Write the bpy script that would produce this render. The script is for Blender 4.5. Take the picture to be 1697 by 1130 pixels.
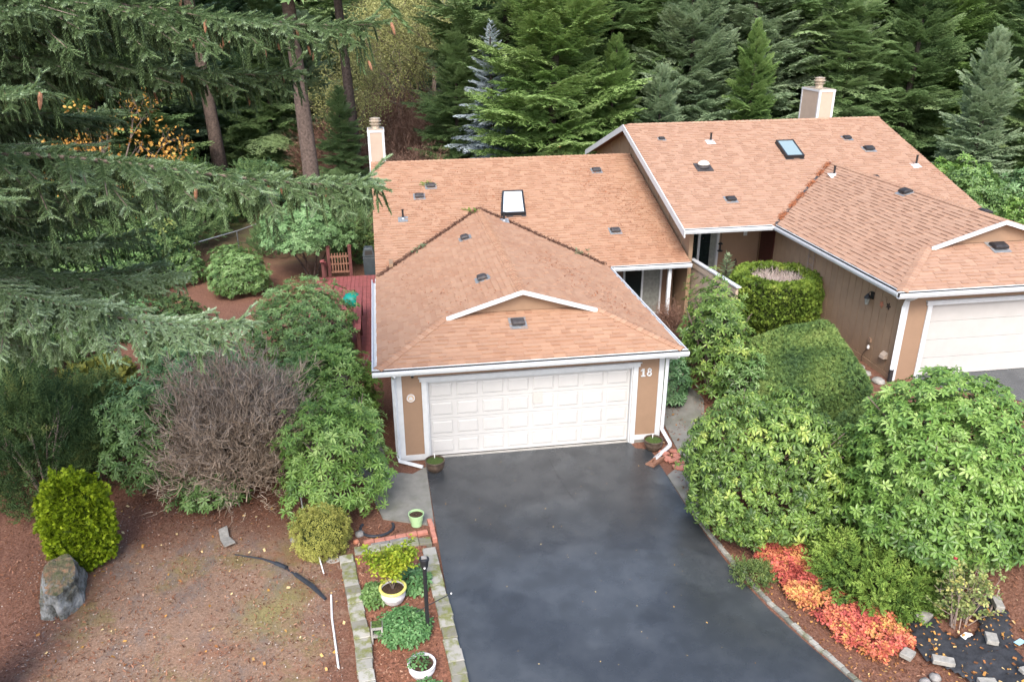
import bpy, math, random
import numpy as np
from mathutils import Matrix, Vector, noise
R = math.radians
rnd = random.Random(7)
rng = np.random.default_rng(7)
S = bpy.context.scene
for o in list(bpy.data.objects):
    bpy.data.objects.remove(o)

# ------------------------------------------------------------ camera, sky, sun
cam_d = bpy.data.cameras.new("camera")
cam = bpy.data.objects.new("camera", cam_d)
S.collection.objects.link(cam)
S.camera = cam
CAM = np.array([-1.193, -16.8153, 9.8749])
yaw, pitch, roll = 0.1428, -0.4015, -0.0099
fwd = np.array([math.sin(yaw) * math.cos(pitch), math.cos(yaw) * math.cos(pitch), math.sin(pitch)])
rt = np.array([math.cos(yaw), -math.sin(yaw), 0.0])
up = np.cross(rt, fwd)
r2 = math.cos(roll) * rt + math.sin(roll) * up
u2 = -math.sin(roll) * rt + math.cos(roll) * up
m = Matrix.Identity(4)
for i in range(3):
    m[i][0], m[i][1], m[i][2], m[i][3] = r2[i], u2[i], -fwd[i], CAM[i]
cam.matrix_world = m
cam_d.sensor_width = 36
cam_d.lens = 1340.67 / 1697 * 36
cam_d.shift_x = 18.07 / 1697
cam_d.shift_y = 18.10 / 1697
cam_d.clip_end = 3000

world = bpy.data.worlds.new("World")
S.world = world
world.use_nodes = True
wn = world.node_tree
wn.nodes.clear()
sky = wn.nodes.new("ShaderNodeTexSky")
sky.sky_type = 'NISHITA'
sky.sun_disc = False
SUN_EL, SUN_AZ = R(46), R(196)     # azimuth clockwise from +Y
sky.sun_elevation = SUN_EL
sky.sun_rotation = SUN_AZ
sky.air_density = 1.0
sky.dust_density = 3.0
sky.ozone_density = 1.0
bg = wn.nodes.new("ShaderNodeBackground")
bg.inputs[1].default_value = 0.15
ow = wn.nodes.new("ShaderNodeOutputWorld")
wn.links.new(sky.outputs[0], bg.inputs[0])
wn.links.new(bg.outputs[0], ow.inputs[0])
sd = bpy.data.lights.new("sun", 'SUN')
sd.energy = 1.2
sd.angle = R(22)
sd.color = (1.0, 0.95, 0.87)
sun = bpy.data.objects.new("sun", sd)
S.collection.objects.link(sun)
sv = Vector((math.sin(SUN_AZ) * math.cos(SUN_EL), math.cos(SUN_AZ) * math.cos(SUN_EL), math.sin(SUN_EL)))
sun.rotation_euler = sv.to_track_quat('Z', 'Y').to_euler()
sun.location = (0, 0, 60)
S.view_settings.view_transform = 'Standard'
S.view_settings.look = 'None'
S.view_settings.gamma = 1
S.view_settings.exposure = 1.5
S.view_settings.use_curve_mapping = False
try:
    S.cycles.use_denoising = True
    S.cycles.max_bounces = 5
    S.cycles.diffuse_bounces = 3
    S.cycles.glossy_bounces = 2
    S.cycles.transmission_bounces = 3
    S.cycles.transparent_max_bounces = 4
except Exception:
    pass

# ------------------------------------------------------------ materials
def nmat(name):
    m = bpy.data.materials.new(name)
    m.use_nodes = True
    nt = m.node_tree
    b = nt.nodes['Principled BSDF']
    return m, nt, b

def node(nt, t, **kw):
    n = nt.nodes.new(t)
    for k, v in kw.items():
        if k.startswith('i_'):
            n.inputs[k[2:].replace('_', ' ')].default_value = v
        else:
            setattr(n, k, v)
    return n

def ramp(nt, fac, stops):
    r = nt.nodes.new('ShaderNodeValToRGB')
    e = r.color_ramp.elements
    while len(e) < len(stops):
        e.new(0.5)
    for i, (p, c) in enumerate(stops):
        e[i].position = p
        e[i].color = (*c, 1)
    nt.links.new(fac, r.inputs[0])
    return r.outputs[0]

def mixc(nt, f, a, b, mode='MIX'):
    n = nt.nodes.new('ShaderNodeMix')
    n.data_type = 'RGBA'
    n.blend_type = mode
    for s, v in ((0, f), (6, a), (7, b)):
        if isinstance(v, (int, float)):
            n.inputs[s].default_value = v
        elif isinstance(v, tuple):
            n.inputs[s].default_value = (*v, 1)
        else:
            nt.links.new(v, n.inputs[s])
    return n.outputs[2]

def noise_tex(nt, scale, detail=4, rough=.6, coord='Object', stretch=None):
    tc = nt.nodes.new('ShaderNodeTexCoord') if coord != 'World' else nt.nodes.new('ShaderNodeNewGeometry')
    out = tc.outputs['Position'] if coord == 'World' else tc.outputs[coord]
    if stretch:
        mp = nt.nodes.new('ShaderNodeMapping')
        mp.inputs['Scale'].default_value = stretch
        nt.links.new(out, mp.inputs[0])
        out = mp.outputs[0]
    n = nt.nodes.new('ShaderNodeTexNoise')
    n.inputs['Scale'].default_value = scale
    n.inputs['Detail'].default_value = detail
    n.inputs['Roughness'].default_value = rough
    nt.links.new(out, n.inputs['Vector'])
    return n.outputs[0]

def bump(nt, b, h, strength=.3, dist=.01):
    n = nt.nodes.new('ShaderNodeBump')
    n.inputs['Strength'].default_value = strength
    n.inputs['Distance'].default_value = dist
    nt.links.new(h, n.inputs['Height'])
    nt.links.new(n.outputs[0], b.inputs['Normal'])

MATS = {}
GRN = lambda *c: [(i / (len(c) - 1), x) for i, x in enumerate(c)]
def simple(name, col, rough=.6, var=.15, scale=6., metal=0., bmp=0., fine=60.):
    m, nt, b = nmat(name)
    dark = tuple(c * (1 - var * 1.6) for c in col)
    light = tuple(min(1, c * (1 + var)) for c in col)
    f = noise_tex(nt, scale, 6, .65, 'World')
    c = ramp(nt, f, [(.3, dark), (.7, light)])
    nt.links.new(c, b.inputs['Base Color'])
    b.inputs['Roughness'].default_value = rough
    b.inputs['Metallic'].default_value = metal
    b.inputs['Specular IOR Level'].default_value = .35
    if bmp:
        bump(nt, b, noise_tex(nt, fine, 4, .7, 'World'), bmp, .01)
    MATS[name] = m
    return m

def tinted(name, stops, rough=.6, objrand=.25, var=.25, scale=30., trans=0., spec=.3, bmp=0., blotch=None):
    """colour from the 'tint' attribute of each leaf / tile, plus a per-object offset and a little grain"""
    m, nt, b = nmat(name)
    at = node(nt, 'ShaderNodeAttribute', attribute_name='tint')
    oi = node(nt, 'ShaderNodeObjectInfo')
    a = node(nt, 'ShaderNodeMath', operation='MULTIPLY_ADD')
    nt.links.new(oi.outputs['Random'], a.inputs[0])
    a.inputs[1].default_value = objrand
    a.inputs[2].default_value = -objrand / 2
    s = node(nt, 'ShaderNodeMath', operation='ADD')
    nt.links.new(at.outputs['Fac'], s.inputs[0])
    nt.links.new(a.outputs[0], s.inputs[1])
    g = node(nt, 'ShaderNodeMath', operation='MULTIPLY_ADD')
    nt.links.new(noise_tex(nt, scale, 3, .6, 'World'), g.inputs[0])
    g.inputs[1].default_value = var
    g.inputs[2].default_value = -var / 2
    s2 = node(nt, 'ShaderNodeMath', operation='ADD')
    nt.links.new(s.outputs[0], s2.inputs[0])
    nt.links.new(g.outputs[0], s2.inputs[1])
    c = ramp(nt, s2.outputs[0], stops)
    if blotch:
        sc, col, lo, hi, amt = blotch
        fr = noise_tex(nt, sc, 5, .65, 'World')
        mr = node(nt, 'ShaderNodeMapRange')
        mr.inputs[1].default_value, mr.inputs[2].default_value = lo, hi
        mr.inputs[3].default_value, mr.inputs[4].default_value = 0, amt
        nt.links.new(fr, mr.inputs[0])
        c = mixc(nt, mr.outputs[0], c, col)
    nt.links.new(c, b.inputs['Base Color'])
    b.inputs['Roughness'].default_value = rough
    b.inputs['Specular IOR Level'].default_value = spec
    if bmp:
        bump(nt, b, noise_tex(nt, 150, 3, .7, 'World'), bmp, .004)
    if trans:
        tb = node(nt, 'ShaderNodeBsdfTranslucent')
        nt.links.new(c, tb.inputs[0])
        mx = node(nt, 'ShaderNodeMixShader')
        mx.inputs[0].default_value = trans
        nt.links.new(b.outputs[0], mx.inputs[1])
        nt.links.new(tb.outputs[0], mx.inputs[2])
        nt.links.new(mx.outputs[0], nt.nodes['Material Output'].inputs[0])
    MATS[name] = m
    return m

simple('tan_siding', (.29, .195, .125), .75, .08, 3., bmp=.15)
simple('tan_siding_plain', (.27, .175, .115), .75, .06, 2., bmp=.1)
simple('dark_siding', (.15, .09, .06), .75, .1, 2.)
simple('beige_siding', (.42, .33, .25), .75, .08, 2.)
simple('chimney_tan', (.40, .32, .255), .75, .05, 2.)
simple('white_paint', (.54, .56, .58), .5, .06, 5.)
simple('door_white', (.48, .475, .47), .5, .03, 2.)
simple('door_cream', (.45, .435, .42), .5, .04, 2.)
simple('door_patch', (.45, .44, .42), .7, .04, 20.)
simple('gutter_white', (.62, .65, .68), .4, .07, 7.)
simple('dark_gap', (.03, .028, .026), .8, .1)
simple('roof_deck', (.22, .115, .07), .9, .2, 8.)
simple('black_metal', (.02, .021, .024), .4, .2, 20.)
simple('black_plastic', (.028, .026, .028), .55, .3, 12.)
simple('vent_grey', (.055, .05, .052), .55, .35, 14.)
simple('flashing', (.30, .32, .34), .4, .2, 14., metal=.4)
simple('cap_metal', (.45, .38, .30), .45, .25, 10., metal=.3)
simple('galvanised', (.42, .44, .46), .4, .2, 20., metal=.6)
simple('clay_brown', (.085, .06, .045), .35, .35, 9.)
simple('soil', (.055, .032, .02), .95, .4, 30., bmp=.6)
simple('moss_soil', (.06, .10, .02), .95, .5, 26., bmp=.8)
simple('pale_green_plastic', (.38, .56, .30), .4, .05, 6.)
simple('yellow_glaze', (.62, .58, .16), .35, .1, 10.)
simple('white_glaze', (.66, .65, .66), .35, .08, 12.)
simple('flower_motif', (.55, .34, .24), .4, .3, 20.)
simple('brick_pink', (.44, .19, .14), .8, .15, 10., bmp=.3)
simple('terracotta', (.42, .17, .10), .8, .2, 10.)
simple('deck_red', (.27, .085, .085), .65, .18, 5., bmp=.1)
simple('rail_red', (.12, .045, .04), .7, .25, 7.)
simple('gate_wood', (.23, .12, .08), .75, .25, 12.)
simple('teal_cover', (.005, .24, .19), .45, .15, 9.)
simple('bin_grey', (.05, .065, .075), .5, .15, 8.)
simple('weed_fabric', (.034, .036, .042), .6, .35, 9., bmp=.5, fine=25)
simple('white_plastic', (.74, .74, .74), .5, .05)
simple('light_blue', (.30, .50, .60), .6, .1)
simple('ceramic_tan', (.55, .40, .27), .6, .15, 30.)
simple('maroon_door', (.045, .012, .010), .5, .2)
simple('brown_picket', (.05, .03, .025), .8, .3, 20.)
simple('copper_star', (.45, .17, .10), .5, .2)
simple('curtain', (.22, .23, .21), .8, .2, 10.)
simple('rust_valley', (.19, .07, .04), .85, .5, 6., bmp=.5)
simple('bark', (.11, .08, .068), .95, .4, 9., bmp=.9, fine=18)
simple('conifer_bark', (.055, .045, .038), .95, .4, 9.)
simple('bark_grey', (.17, .13, .11), .95, .35, 14., bmp=.6)
simple('twig_pale', (.30, .235, .20), .9, .3, 20.)
simple('cone_brown', (.34, .17, .10), .8, .3, 40., bmp=.6)
simple('hose_black', (.03, .035, .045), .5, .3)
simple('grey_block', (.30, .29, .265), .9, .2, 12., bmp=.4)
simple('stone_grey', (.25, .24, .23), .85, .25, 12., bmp=.4)
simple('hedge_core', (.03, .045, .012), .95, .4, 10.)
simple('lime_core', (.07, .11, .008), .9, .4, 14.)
tinted('rust_litter', GRN((.12, .035, .015), (.26, .085, .035), (.36, .13, .06), (.42, .19, .10)), .9, 0, .3, 6.)
simple('yellow_leaf', (.55, .40, .05), .7, .2)
simple('red_leaf', (.45, .04, .07), .7, .2)
simple('wire_green', (.03, .035, .03), .5, .2)

def glass(name, col, rough=.08, spec=.8):
    m, nt, b = nmat(name)
    b.inputs['Base Color'].default_value = (*col, 1)
    b.inputs['Roughness'].default_value = rough
    b.inputs['Specular IOR Level'].default_value = spec
    MATS[name] = m
glass('window_glass', (.012, .018, .018))
glass('skylight_white', (.55, .60, .64), .3)
glass('skylight_clear', (.22, .29, .30), .12)
glass('dome_white', (.66, .64, .58), .35)

SH = [(0, (.25, .138, .088)), (.3, (.325, .188, .123)), (.6, (.36, .218, .144)), (1, (.40, .252, .172))]
tinted('shingle', SH, .92, 0, .16, 3., spec=.15, bmp=.5, blotch=(.55, (.27, .12, .065), .52, .80, .45))
tinted('shingle_clean', [(0, (.26, .152, .104)), (.4, (.335, .208, .146)), (.7, (.365, .232, .164)), (1, (.41, .268, .194))],
       .92, 0, .14, 3., spec=.15, bmp=.5, blotch=(.4, (.30, .15, .095), .55, .85, .3))
tinted('leaf_rhodo', GRN((.032, .068, .018), (.080, .155, .040), (.15, .255, .075), (.25, .37, .15)), .42, .22, .25, 3., .15, .45)
tinted('leaf_rhodo_blue', GRN((.02, .05, .018), (.045, .11, .042), (.09, .19, .075), (.20, .32, .16)), .40, .2, .25, 3., .12, .45)
tinted('leaf_rhodo_yellow', GRN((.03, .065, .015), (.08, .145, .03), (.15, .25, .05), (.32, .40, .09)), .40, .28, .3, 3., .15, .45)
tinted('leaf_rhodo_bright', GRN((.035, .08, .016), (.095, .19, .035), (.17, .29, .06), (.28, .40, .12)), .42, .22, .25, 3., .15, .45)
tinted('leaf_pale', GRN((.05, .09, .03), (.10, .19, .07), (.17, .30, .12), (.28, .42, .20)), .45, .2, .2, 3., .12, .4)
tinted('conifer', GRN((.045, .08, .036), (.11, .185, .072), (.20, .305, .12), (.31, .42, .20)), .7, .30, .5, .8, .28, .2)
tinted('conifer_green', GRN((.045, .082, .028), (.12, .21, .062), (.21, .33, .10), (.32, .44, .17)), .7, .3, .5, .8, .28, .2)
tinted('conifer_grey', GRN((.055, .09, .052), (.15, .225, .125), (.26, .355, .205), (.37, .47, .30)), .7, .3, .4, .8, .28, .2)
tinted('blue_spruce', GRN((.12, .15, .16), (.25, .31, .35), (.40, .47, .52), (.52, .60, .66)), .7, .15, .4, 2., 0, .2)
tinted('spruce_near', GRN((.024, .042, .016), (.082, .132, .048), (.17, .25, .12), (.34, .45, .31)), .65, .3, .6, .9, 0, .25)
tinted('arbor_lime', GRN((.07, .11, .006), (.17, .25, .010), (.27, .37, .018), (.38, .47, .04)), .6, 0, .5, 5., .1, .2)
tinted('hedge_green', GRN((.045, .075, .012), (.095, .155, .022), (.16, .235, .035), (.27, .33, .07)), .65, 0, .6, 3.5, .05, .2)
tinted('hedge_trim', GRN((.04, .08, .032), (.085, .15, .045), (.15, .225, .062), (.25, .32, .10)), .7, 0, .9, 1.1, 0, .2)
tinted('juniper', GRN((.04, .08, .018), (.11, .19, .035), (.20, .30, .06), (.32, .42, .11)), .65, 0, .5, 3., .05, .2)
tinted('yellow_shrub', GRN((.10, .11, .02), (.22, .23, .05), (.36, .36, .09), (.50, .48, .16)), .6, 0, .4, 8., .1, .25)
tinted('autumn', GRN((.30, .06, .055), (.52, .125, .10), (.58, .21, .11), (.60, .36, .12)), .6, .1, .5, 4., .15, .2)
tinted('orange_leaf', GRN((.30, .13, .03), (.45, .22, .05), (.55, .32, .08), (.60, .42, .12)), .6, .1, .3, 4., .3, .2)
tinted('yellowgreen', GRN((.16, .17, .06), (.29, .30, .11), (.40, .41, .17), (.52, .52, .22)), .6, .3, .4, 1., .2, .2)
tinted('maple_mix', GRN((.07, .10, .01), (.18, .26, .02), (.38, .42, .04), (.52, .30, .05)), .55, 0, .4, 7., .2, .25)
tinted('peony', GRN((.03, .08, .02), (.06, .15, .045), (.11, .23, .08), (.18, .31, .13)), .5, 0, .3, 7., .1, .3)
tinted('rose_leaf', GRN((.05, .09, .03), (.14, .20, .06), (.26, .30, .11), (.42, .40, .12)), .5, 0, .4, 7., .15, .3)
tinted('broom', GRN((.02, .045, .015), (.05, .09, .03), (.09, .145, .045), (.20, .21, .06)), .7, .1, .6, 2., 0, .2)
tinted('dry_twig', GRN((.11, .08, .055), (.22, .165, .12), (.34, .265, .20), (.47, .38, .30)), .85, .1, .5, 4., 0, .15)
tinted('brown_twig', GRN((.07, .035, .025), (.14, .075, .055), (.22, .13, .095), (.33, .22, .17)), .85, .2, .4, 2., 0, .15)
tinted('cut_twig', GRN((.20, .15, .13), (.34, .27, .24), (.46, .39, .36), (.58, .51, .48)), .85, 0, .3, 9., 0, .15)
tinted('wood_chip', GRN((.06, .025, .015), (.16, .07, .04), (.28, .13, .08), (.46, .30, .21)), .9, 0, .2, 9., 0, .15)
tinted('grit', GRN((.12, .09, .08), (.25, .20, .17), (.42, .36, .32), (.60, .55, .50)), .9, 0, .2, 9., 0, .15)
tinted('litter', GRN((.10, .045, .02), (.26, .11, .04), (.45, .24, .06), (.55, .42, .22)), .8, 0, .2, 9., 0, .2)
tinted('block_concrete', GRN((.17, .16, .13), (.25, .245, .21), (.32, .31, .28), (.38, .37, .33)), .9, 0, .3, 9., 0, .2, bmp=.5,
       blotch=(5., (.14, .155, .03), .46, .62, .85))
tinted('kerb_stone', GRN((.14, .14, .12), (.20, .20, .18), (.27, .265, .24), (.33, .32, .29)), .9, 0, .3, 9., 0, .2, bmp=.5,
       blotch=(4., (.10, .11, .035), .5, .7, .7))

# ground materials -------------------------------------------------------
def ground_mat():
    m, nt, b = nmat('ground')
    geo = node(nt, 'ShaderNodeNewGeometry')
    fine = noise_tex(nt, 22, 8, .75, 'World')
    mid = noise_tex(nt, 2.2, 8, .7, 'World')
    big = noise_tex(nt, .5, 5, .6, 'World')
    mulch = ramp(nt, fine, [(.30, (.07, .034, .022)), (.5, (.18, .088, .060)), (.66, (.28, .155, .11)), (.78, (.40, .27, .21))])
    bare = ramp(nt, fine, [(.28, (.14, .088, .060)), (.5, (.27, .178, .125)), (.68, (.38, .27, .20)), (.8, (.52, .45, .40))])
    sep = node(nt, 'ShaderNodeSeparateXYZ')
    nt.links.new(geo.outputs['Position'], sep.inputs[0])
    # bare trodden yard on the left (x<-2.4, y<-1.6), mulch everywhere else
    def rng_(out, a, bb):
        mr = node(nt, 'ShaderNodeMapRange')
        mr.interpolation_type = 'SMOOTHSTEP'
        mr.inputs[1].default_value, mr.inputs[2].default_value = a, bb
        nt.links.new(out, mr.inputs[0])
        return mr.outputs[0]
    def mul(a, c):
        n = node(nt, 'ShaderNodeMath', operation='MULTIPLY')
        nt.links.new(a, n.inputs[0])
        if isinstance(c, (int, float)):
            n.inputs[1].default_value = c
        else:
            nt.links.new(c, n.inputs[1])
        return n.outputs[0]
    wob = node(nt, 'ShaderNodeMath', operation='MULTIPLY_ADD')
    nt.links.new(mid, wob.inputs[0]); wob.inputs[1].default_value = 2.4
    nt.links.new(sep.outputs[0], wob.inputs[2])
    woy = node(nt, 'ShaderNodeMath', operation='MULTIPLY_ADD')
    nt.links.new(big, woy.inputs[0]); woy.inputs[1].default_value = 3.0
    nt.links.new(sep.outputs[1], woy.inputs[2])
    f = mul(rng_(wob.outputs[0], -1.0, -1.9), rng_(woy.outputs[0], -.2, -1.7))
    f = mul(f, rng_(wob.outputs[0], -6.6, -5.2))
    f = mul(f, .85)
    c = mixc(nt, f, mulch, bare)
    # moss patches in the yard
    mo = rng_(noise_tex(nt, .75, 6, .7, 'World'), .50, .64)
    c = mixc(nt, mul(mul(mo, f), .7), c, (.17, .155, .045))
    gr = rng_(noise_tex(nt, 1.1, 7, .75, 'World', (1.3, .8, 1)), .48, .62)
    c = mixc(nt, mul(mul(gr, f), .75), c, (.17, .145, .135))
    rd = rng_(noise_tex(nt, .9, 7, .75, 'World', (.8, 1.1, 1)), .52, .66)
    c = mixc(nt, mul(mul(rd, f), .7), c, (.27, .135, .085))
    def spot(x, y, r0, r1):
        d = node(nt, 'ShaderNodeVectorMath', operation='DISTANCE'); nt.links.new(geo.outputs['Position'], d.inputs[0]); d.inputs[1].default_value = (x, y, 0)
        ad = node(nt, 'ShaderNodeMath', operation='MULTIPLY_ADD'); nt.links.new(mid, ad.inputs[0]); ad.inputs[1].default_value = 1.6; nt.links.new(d.outputs['Value'], ad.inputs[2])
        return rng_(ad.outputs[0], r1, r0)
    for sx_, sy_, a_, b_ in ((-3.7, -4.9, .75, 1.7), (-2.9, -6.9, .7, 1.3), (-4.9, -6.6, .6, 1.4)):
        c = mixc(nt, mul(spot(sx_, sy_, a_, b_), .85), c, mixc(nt, fine, (.15, .135, .045), (.33, .29, .13)))
    # forest floor far behind
    far = rng_(sep.outputs[1], 14, 22)
    floor = ramp(nt, big, [(.35, (.06, .045, .025)), (.5, (.11, .085, .05)), (.65, (.10, .12, .04))])
    c = mixc(nt, far, c, floor)
    nt.links.new(c, b.inputs['Base Color'])
    b.inputs['Roughness'].default_value = .95
    b.inputs['Specular IOR Level'].default_value = .15
    bump(nt, b, noise_tex(nt, 26, 8, .8, 'World'), .9, .03)
    return m
MATS['ground'] = ground_mat()

def asphalt_mat():
    m, nt, b = nmat('asphalt')
    big = noise_tex(nt, .34, 6, .5, 'World')
    mid = noise_tex(nt, 1.6, 7, .6, 'World')
    fine = noise_tex(nt, 160, 3, .8, 'World')
    c = ramp(nt, mid, [(.3, (.036, .041, .046)), (.5, (.050, .056, .062)), (.7, (.068, .074, .079))])
    wet = ramp(nt, big, [(.485, (0, 0, 0)), (.525, (1, 1, 1))])
    c = mixc(nt, wet, c, mixc(nt, 1.0, c, (.72, .72, .73), 'MULTIPLY'))
    sp = ramp(nt, fine, [(.66, (0, 0, 0)), (.8, (.10, .10, .10))])
    c = mixc(nt, 1.0, c, sp, 'ADD')
    st = ramp(nt, noise_tex(nt, 5.5, 4, .6, 'World'), [(.66, (0, 0, 0)), (.80, (.028, .026, .024))])
    c = mixc(nt, 1.0, c, st, 'ADD')
    nt.links.new(c, b.inputs['Base Color'])
    rr = node(nt, 'ShaderNodeMapRange')
    rr.inputs[1].default_value, rr.inputs[2].default_value = .35, .65
    rr.inputs[3].default_value, rr.inputs[4].default_value = .36, .18
    nt.links.new(mid, rr.inputs[0])
    nt.links.new(rr.outputs[0], b.inputs['Roughness'])
    b.inputs['Specular IOR Level'].default_value = .6
    bump(nt, b, noise_tex(nt, 220, 3, .7, 'World'), .25, .003)
    return m
MATS['asphalt'] = asphalt_mat()
simple('crack', (.02, .02, .022), .9, .2)

def concrete_mat(name, a, c_, moss=.5):
    m, nt, b = nmat(name)
    f = noise_tex(nt, 3, 8, .7, 'World')
    c = ramp(nt, f, [(.3, a), (.7, c_)])
    mo = ramp(nt, noise_tex(nt, 1.7, 6, .7, 'World'), [(.5, (0, 0, 0)), (.68, (moss,) * 3)])
    c = mixc(nt, mo, c, (.10, .11, .06))
    nt.links.new(c, b.inputs['Base Color'])
    b.inputs['Roughness'].default_value = .9
    bump(nt, b, noise_tex(nt, 90, 4, .7, 'World'), .4, .006)
    MATS[name] = m
concrete_mat('concrete', (.15, .15, .135), (.235, .23, .21))
concrete_mat('concrete_pale', (.30, .29, .27), (.42, .41, .39), .3)
def rock_mat():
    m, nt, b = nmat('boulder_rock')
    f = noise_tex(nt, 3.2, 8, .7, 'World')
    c = ramp(nt, f, [(.36, (.035, .035, .03)), (.45, (.12, .125, .11)), (.52, (.24, .25, .245)), (.7, (.40, .41, .41))])
    geo = node(nt, 'ShaderNodeNewGeometry')
    sep = node(nt, 'ShaderNodeSeparateXYZ'); nt.links.new(geo.outputs['Normal'], sep.inputs[0])
    mr = node(nt, 'ShaderNodeMapRange'); mr.inputs[1].default_value, mr.inputs[2].default_value = .5, .9
    nt.links.new(sep.outputs[2], mr.inputs[0])
    top = ramp(nt, noise_tex(nt, 7, 6, .7, 'World'), [(.38, (.10, .11, .04)), (.52, (.20, .16, .09)), (.66, (.38, .19, .10))])
    c = mixc(nt, mr.outputs[0], c, top)
    nt.links.new(c, b.inputs['Base Color']); b.inputs['Roughness'].default_value = .85
    bump(nt, b, noise_tex(nt, 16, 8, .75, 'World'), 1.0, .06)
    MATS['boulder_rock'] = m
rock_mat()

# ------------------------------------------------------------ mesh helpers
def mesh_np(name, V, Fs, T=None, mat=None, smooth=False):
    """Fs: list of int arrays (k, n) of polygons with n corners"""
    me = bpy.data.meshes.new(name)
    V = np.asarray(V, np.float32)
    Fs = [np.asarray(f, np.int32) for f in Fs if len(f)]
    nl = sum(f.size for f in Fs)
    npoly = sum(len(f) for f in Fs)
    me.vertices.add(len(V)); me.vertices.foreach_set('co', V.ravel())
    me.loops.add(nl)
    me.loops.foreach_set('vertex_index', np.concatenate([f.ravel() for f in Fs]) if Fs else [])
    me.polygons.add(npoly)
    tot = np.concatenate([np.full(len(f), f.shape[1]) for f in Fs]).astype(np.int32)
    st = np.concatenate([[0], np.cumsum(tot)[:-1]]).astype(np.int32)
    me.polygons.foreach_set('loop_start', st)
    me.polygons.foreach_set('use_smooth', np.full(npoly, bool(smooth)))
    if T is not None:
        at = me.attributes.new('tint', 'FLOAT', 'POINT')
        at.data.foreach_set('value', np.asarray(T, np.float32))
    me.update(calc_edges=True)
    me.validate()
    if mat is not None:
        me.materials.append(MATS[mat] if isinstance(mat, str) else mat)
    return me

class MB:
    def __init__(s):
        s.V, s.F, s.T, s.n = [], {}, [], 0
    def add(s, V, F, t=.5):
        V = np.asarray(V, float)
        for f in F:
            s.F.setdefault(len(f), []).append([i + s.n for i in f])
        s.V.append(V); s.T.append(np.broadcast_to(np.asarray(t, float), (len(V),)).copy()); s.n += len(V)
        return s
    def addnp(s, V, F, t):
        s.F.setdefault(F.shape[1], []).extend((F + s.n).tolist()) if False else s.F.setdefault(('np', F.shape[1]), []).append(F + s.n)
        s.V.append(V); s.T.append(t); s.n += len(V)
        return s
    def hexa(s, P, t=.5):
        """8 points: bottom 4 (ccw) then top 4"""
        return s.add(P, [(0, 3, 2, 1), (4, 5, 6, 7), (0, 1, 5, 4), (1, 2, 6, 5), (2, 3, 7, 6), (3, 0, 4, 7)], t)
    def box(s, x0, x1, y0, y1, z0, z1, t=.5):
        return s.hexa([(x0, y0, z0), (x1, y0, z0), (x1, y1, z0), (x0, y1, z0), (x0, y0, z1), (x1, y0, z1), (x1, y1, z1), (x0, y1, z1)], t)
    def obox(s, c, u, v, w, t=.5):
        c, u, v, w = map(np.array, (c, u, v, w))
        return s.hexa([c - u - v - w, c + u - v - w, c + u + v - w, c - u + v - w, c - u - v + w, c + u - v + w, c + u + v + w, c - u + v + w], t)
    def bar(s, p, q, w, h, upv=(0, 0, 1), t=.5):
        p, q = np.array(p, float), np.array(q, float)
        d = q - p; L = np.linalg.norm(d); d /= L
        sd_ = np.cross(d, upv); sd_ /= np.linalg.norm(sd_)
        uu = np.cross(sd_, d)
        return s.obox((p + q) / 2, d * L / 2, sd_ * w / 2, uu * h / 2, t)
    def tube(s, pts, rad, n=6, cap=True, t=.5):
        pts = [np.array(p, float) for p in pts]
        if not hasattr(rad, '__len__'): rad = [rad] * len(pts)
        V, F = [], []
        ref = None
        for i, p in enumerate(pts):
            d = pts[min(i + 1, len(pts) - 1)] - pts[max(i - 1, 0)]
            d = d / (np.linalg.norm(d) + 1e-9)
            if ref is None:
                ref = np.cross(d, (0, 0, 1)) if abs(d[2]) < .9 else np.cross(d, (1, 0, 0))
            a = ref - d * (ref @ d); a /= np.linalg.norm(a); b = np.cross(d, a); ref = a
            for k in range(n):
                th = 2 * math.pi * k / n
                V.append(p + rad[i] * (a * math.cos(th) + b * math.sin(th)))
        for i in range(len(pts) - 1):
            for k in range(n):
                F.append((i * n + k, i * n + (k + 1) % n, (i + 1) * n + (k + 1) % n, (i + 1) * n + k))
        if cap:
            F.append(tuple(range(n))[::-1]); F.append(tuple((len(pts) - 1) * n + k for k in range(n)))
        return s.add(V, F, t)
    def lathe(s, prof, c=(0, 0, 0), n=20, t=.5, caps=True):
        V, F = [], []
        for r_, z in prof:
            for k in range(n):
                th = 2 * math.pi * k / n
                V.append((c[0] + r_ * math.cos(th), c[1] + r_ * math.sin(th), c[2] + z))
        for i in range(len(prof) - 1):
            for k in range(n):
                F.append((i * n + k, i * n + (k + 1) % n, (i + 1) * n + (k + 1) % n, (i + 1) * n + k))
        if caps:
            F.append(tuple(range(n))[::-1]); F.append(tuple((len(prof) - 1) * n + k for k in range(n)))
        return s.add(V, F, t)
    def prism(s, poly, off, t=.5):
        n = len(poly); P = [np.array(p, float) for p in poly]; off = np.array(off, float)
        return s.add(P + [p + off for p in P], [tuple(range(n))[::-1], tuple(range(n, 2 * n))] + [(i, (i + 1) % n, n + (i + 1) % n, n + i) for i in range(n)], t)
    def mesh(s, name, mat, org=(0, 0, 0), smooth=False):
        V = np.concatenate(s.V) - np.array(org)
        Fs = []
        for k, f in s.F.items():
            Fs.append(np.concatenate(f) if isinstance(k, tuple) else np.array(f))
        return mesh_np(name, V, Fs, np.concatenate(s.T), mat, smooth)

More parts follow.
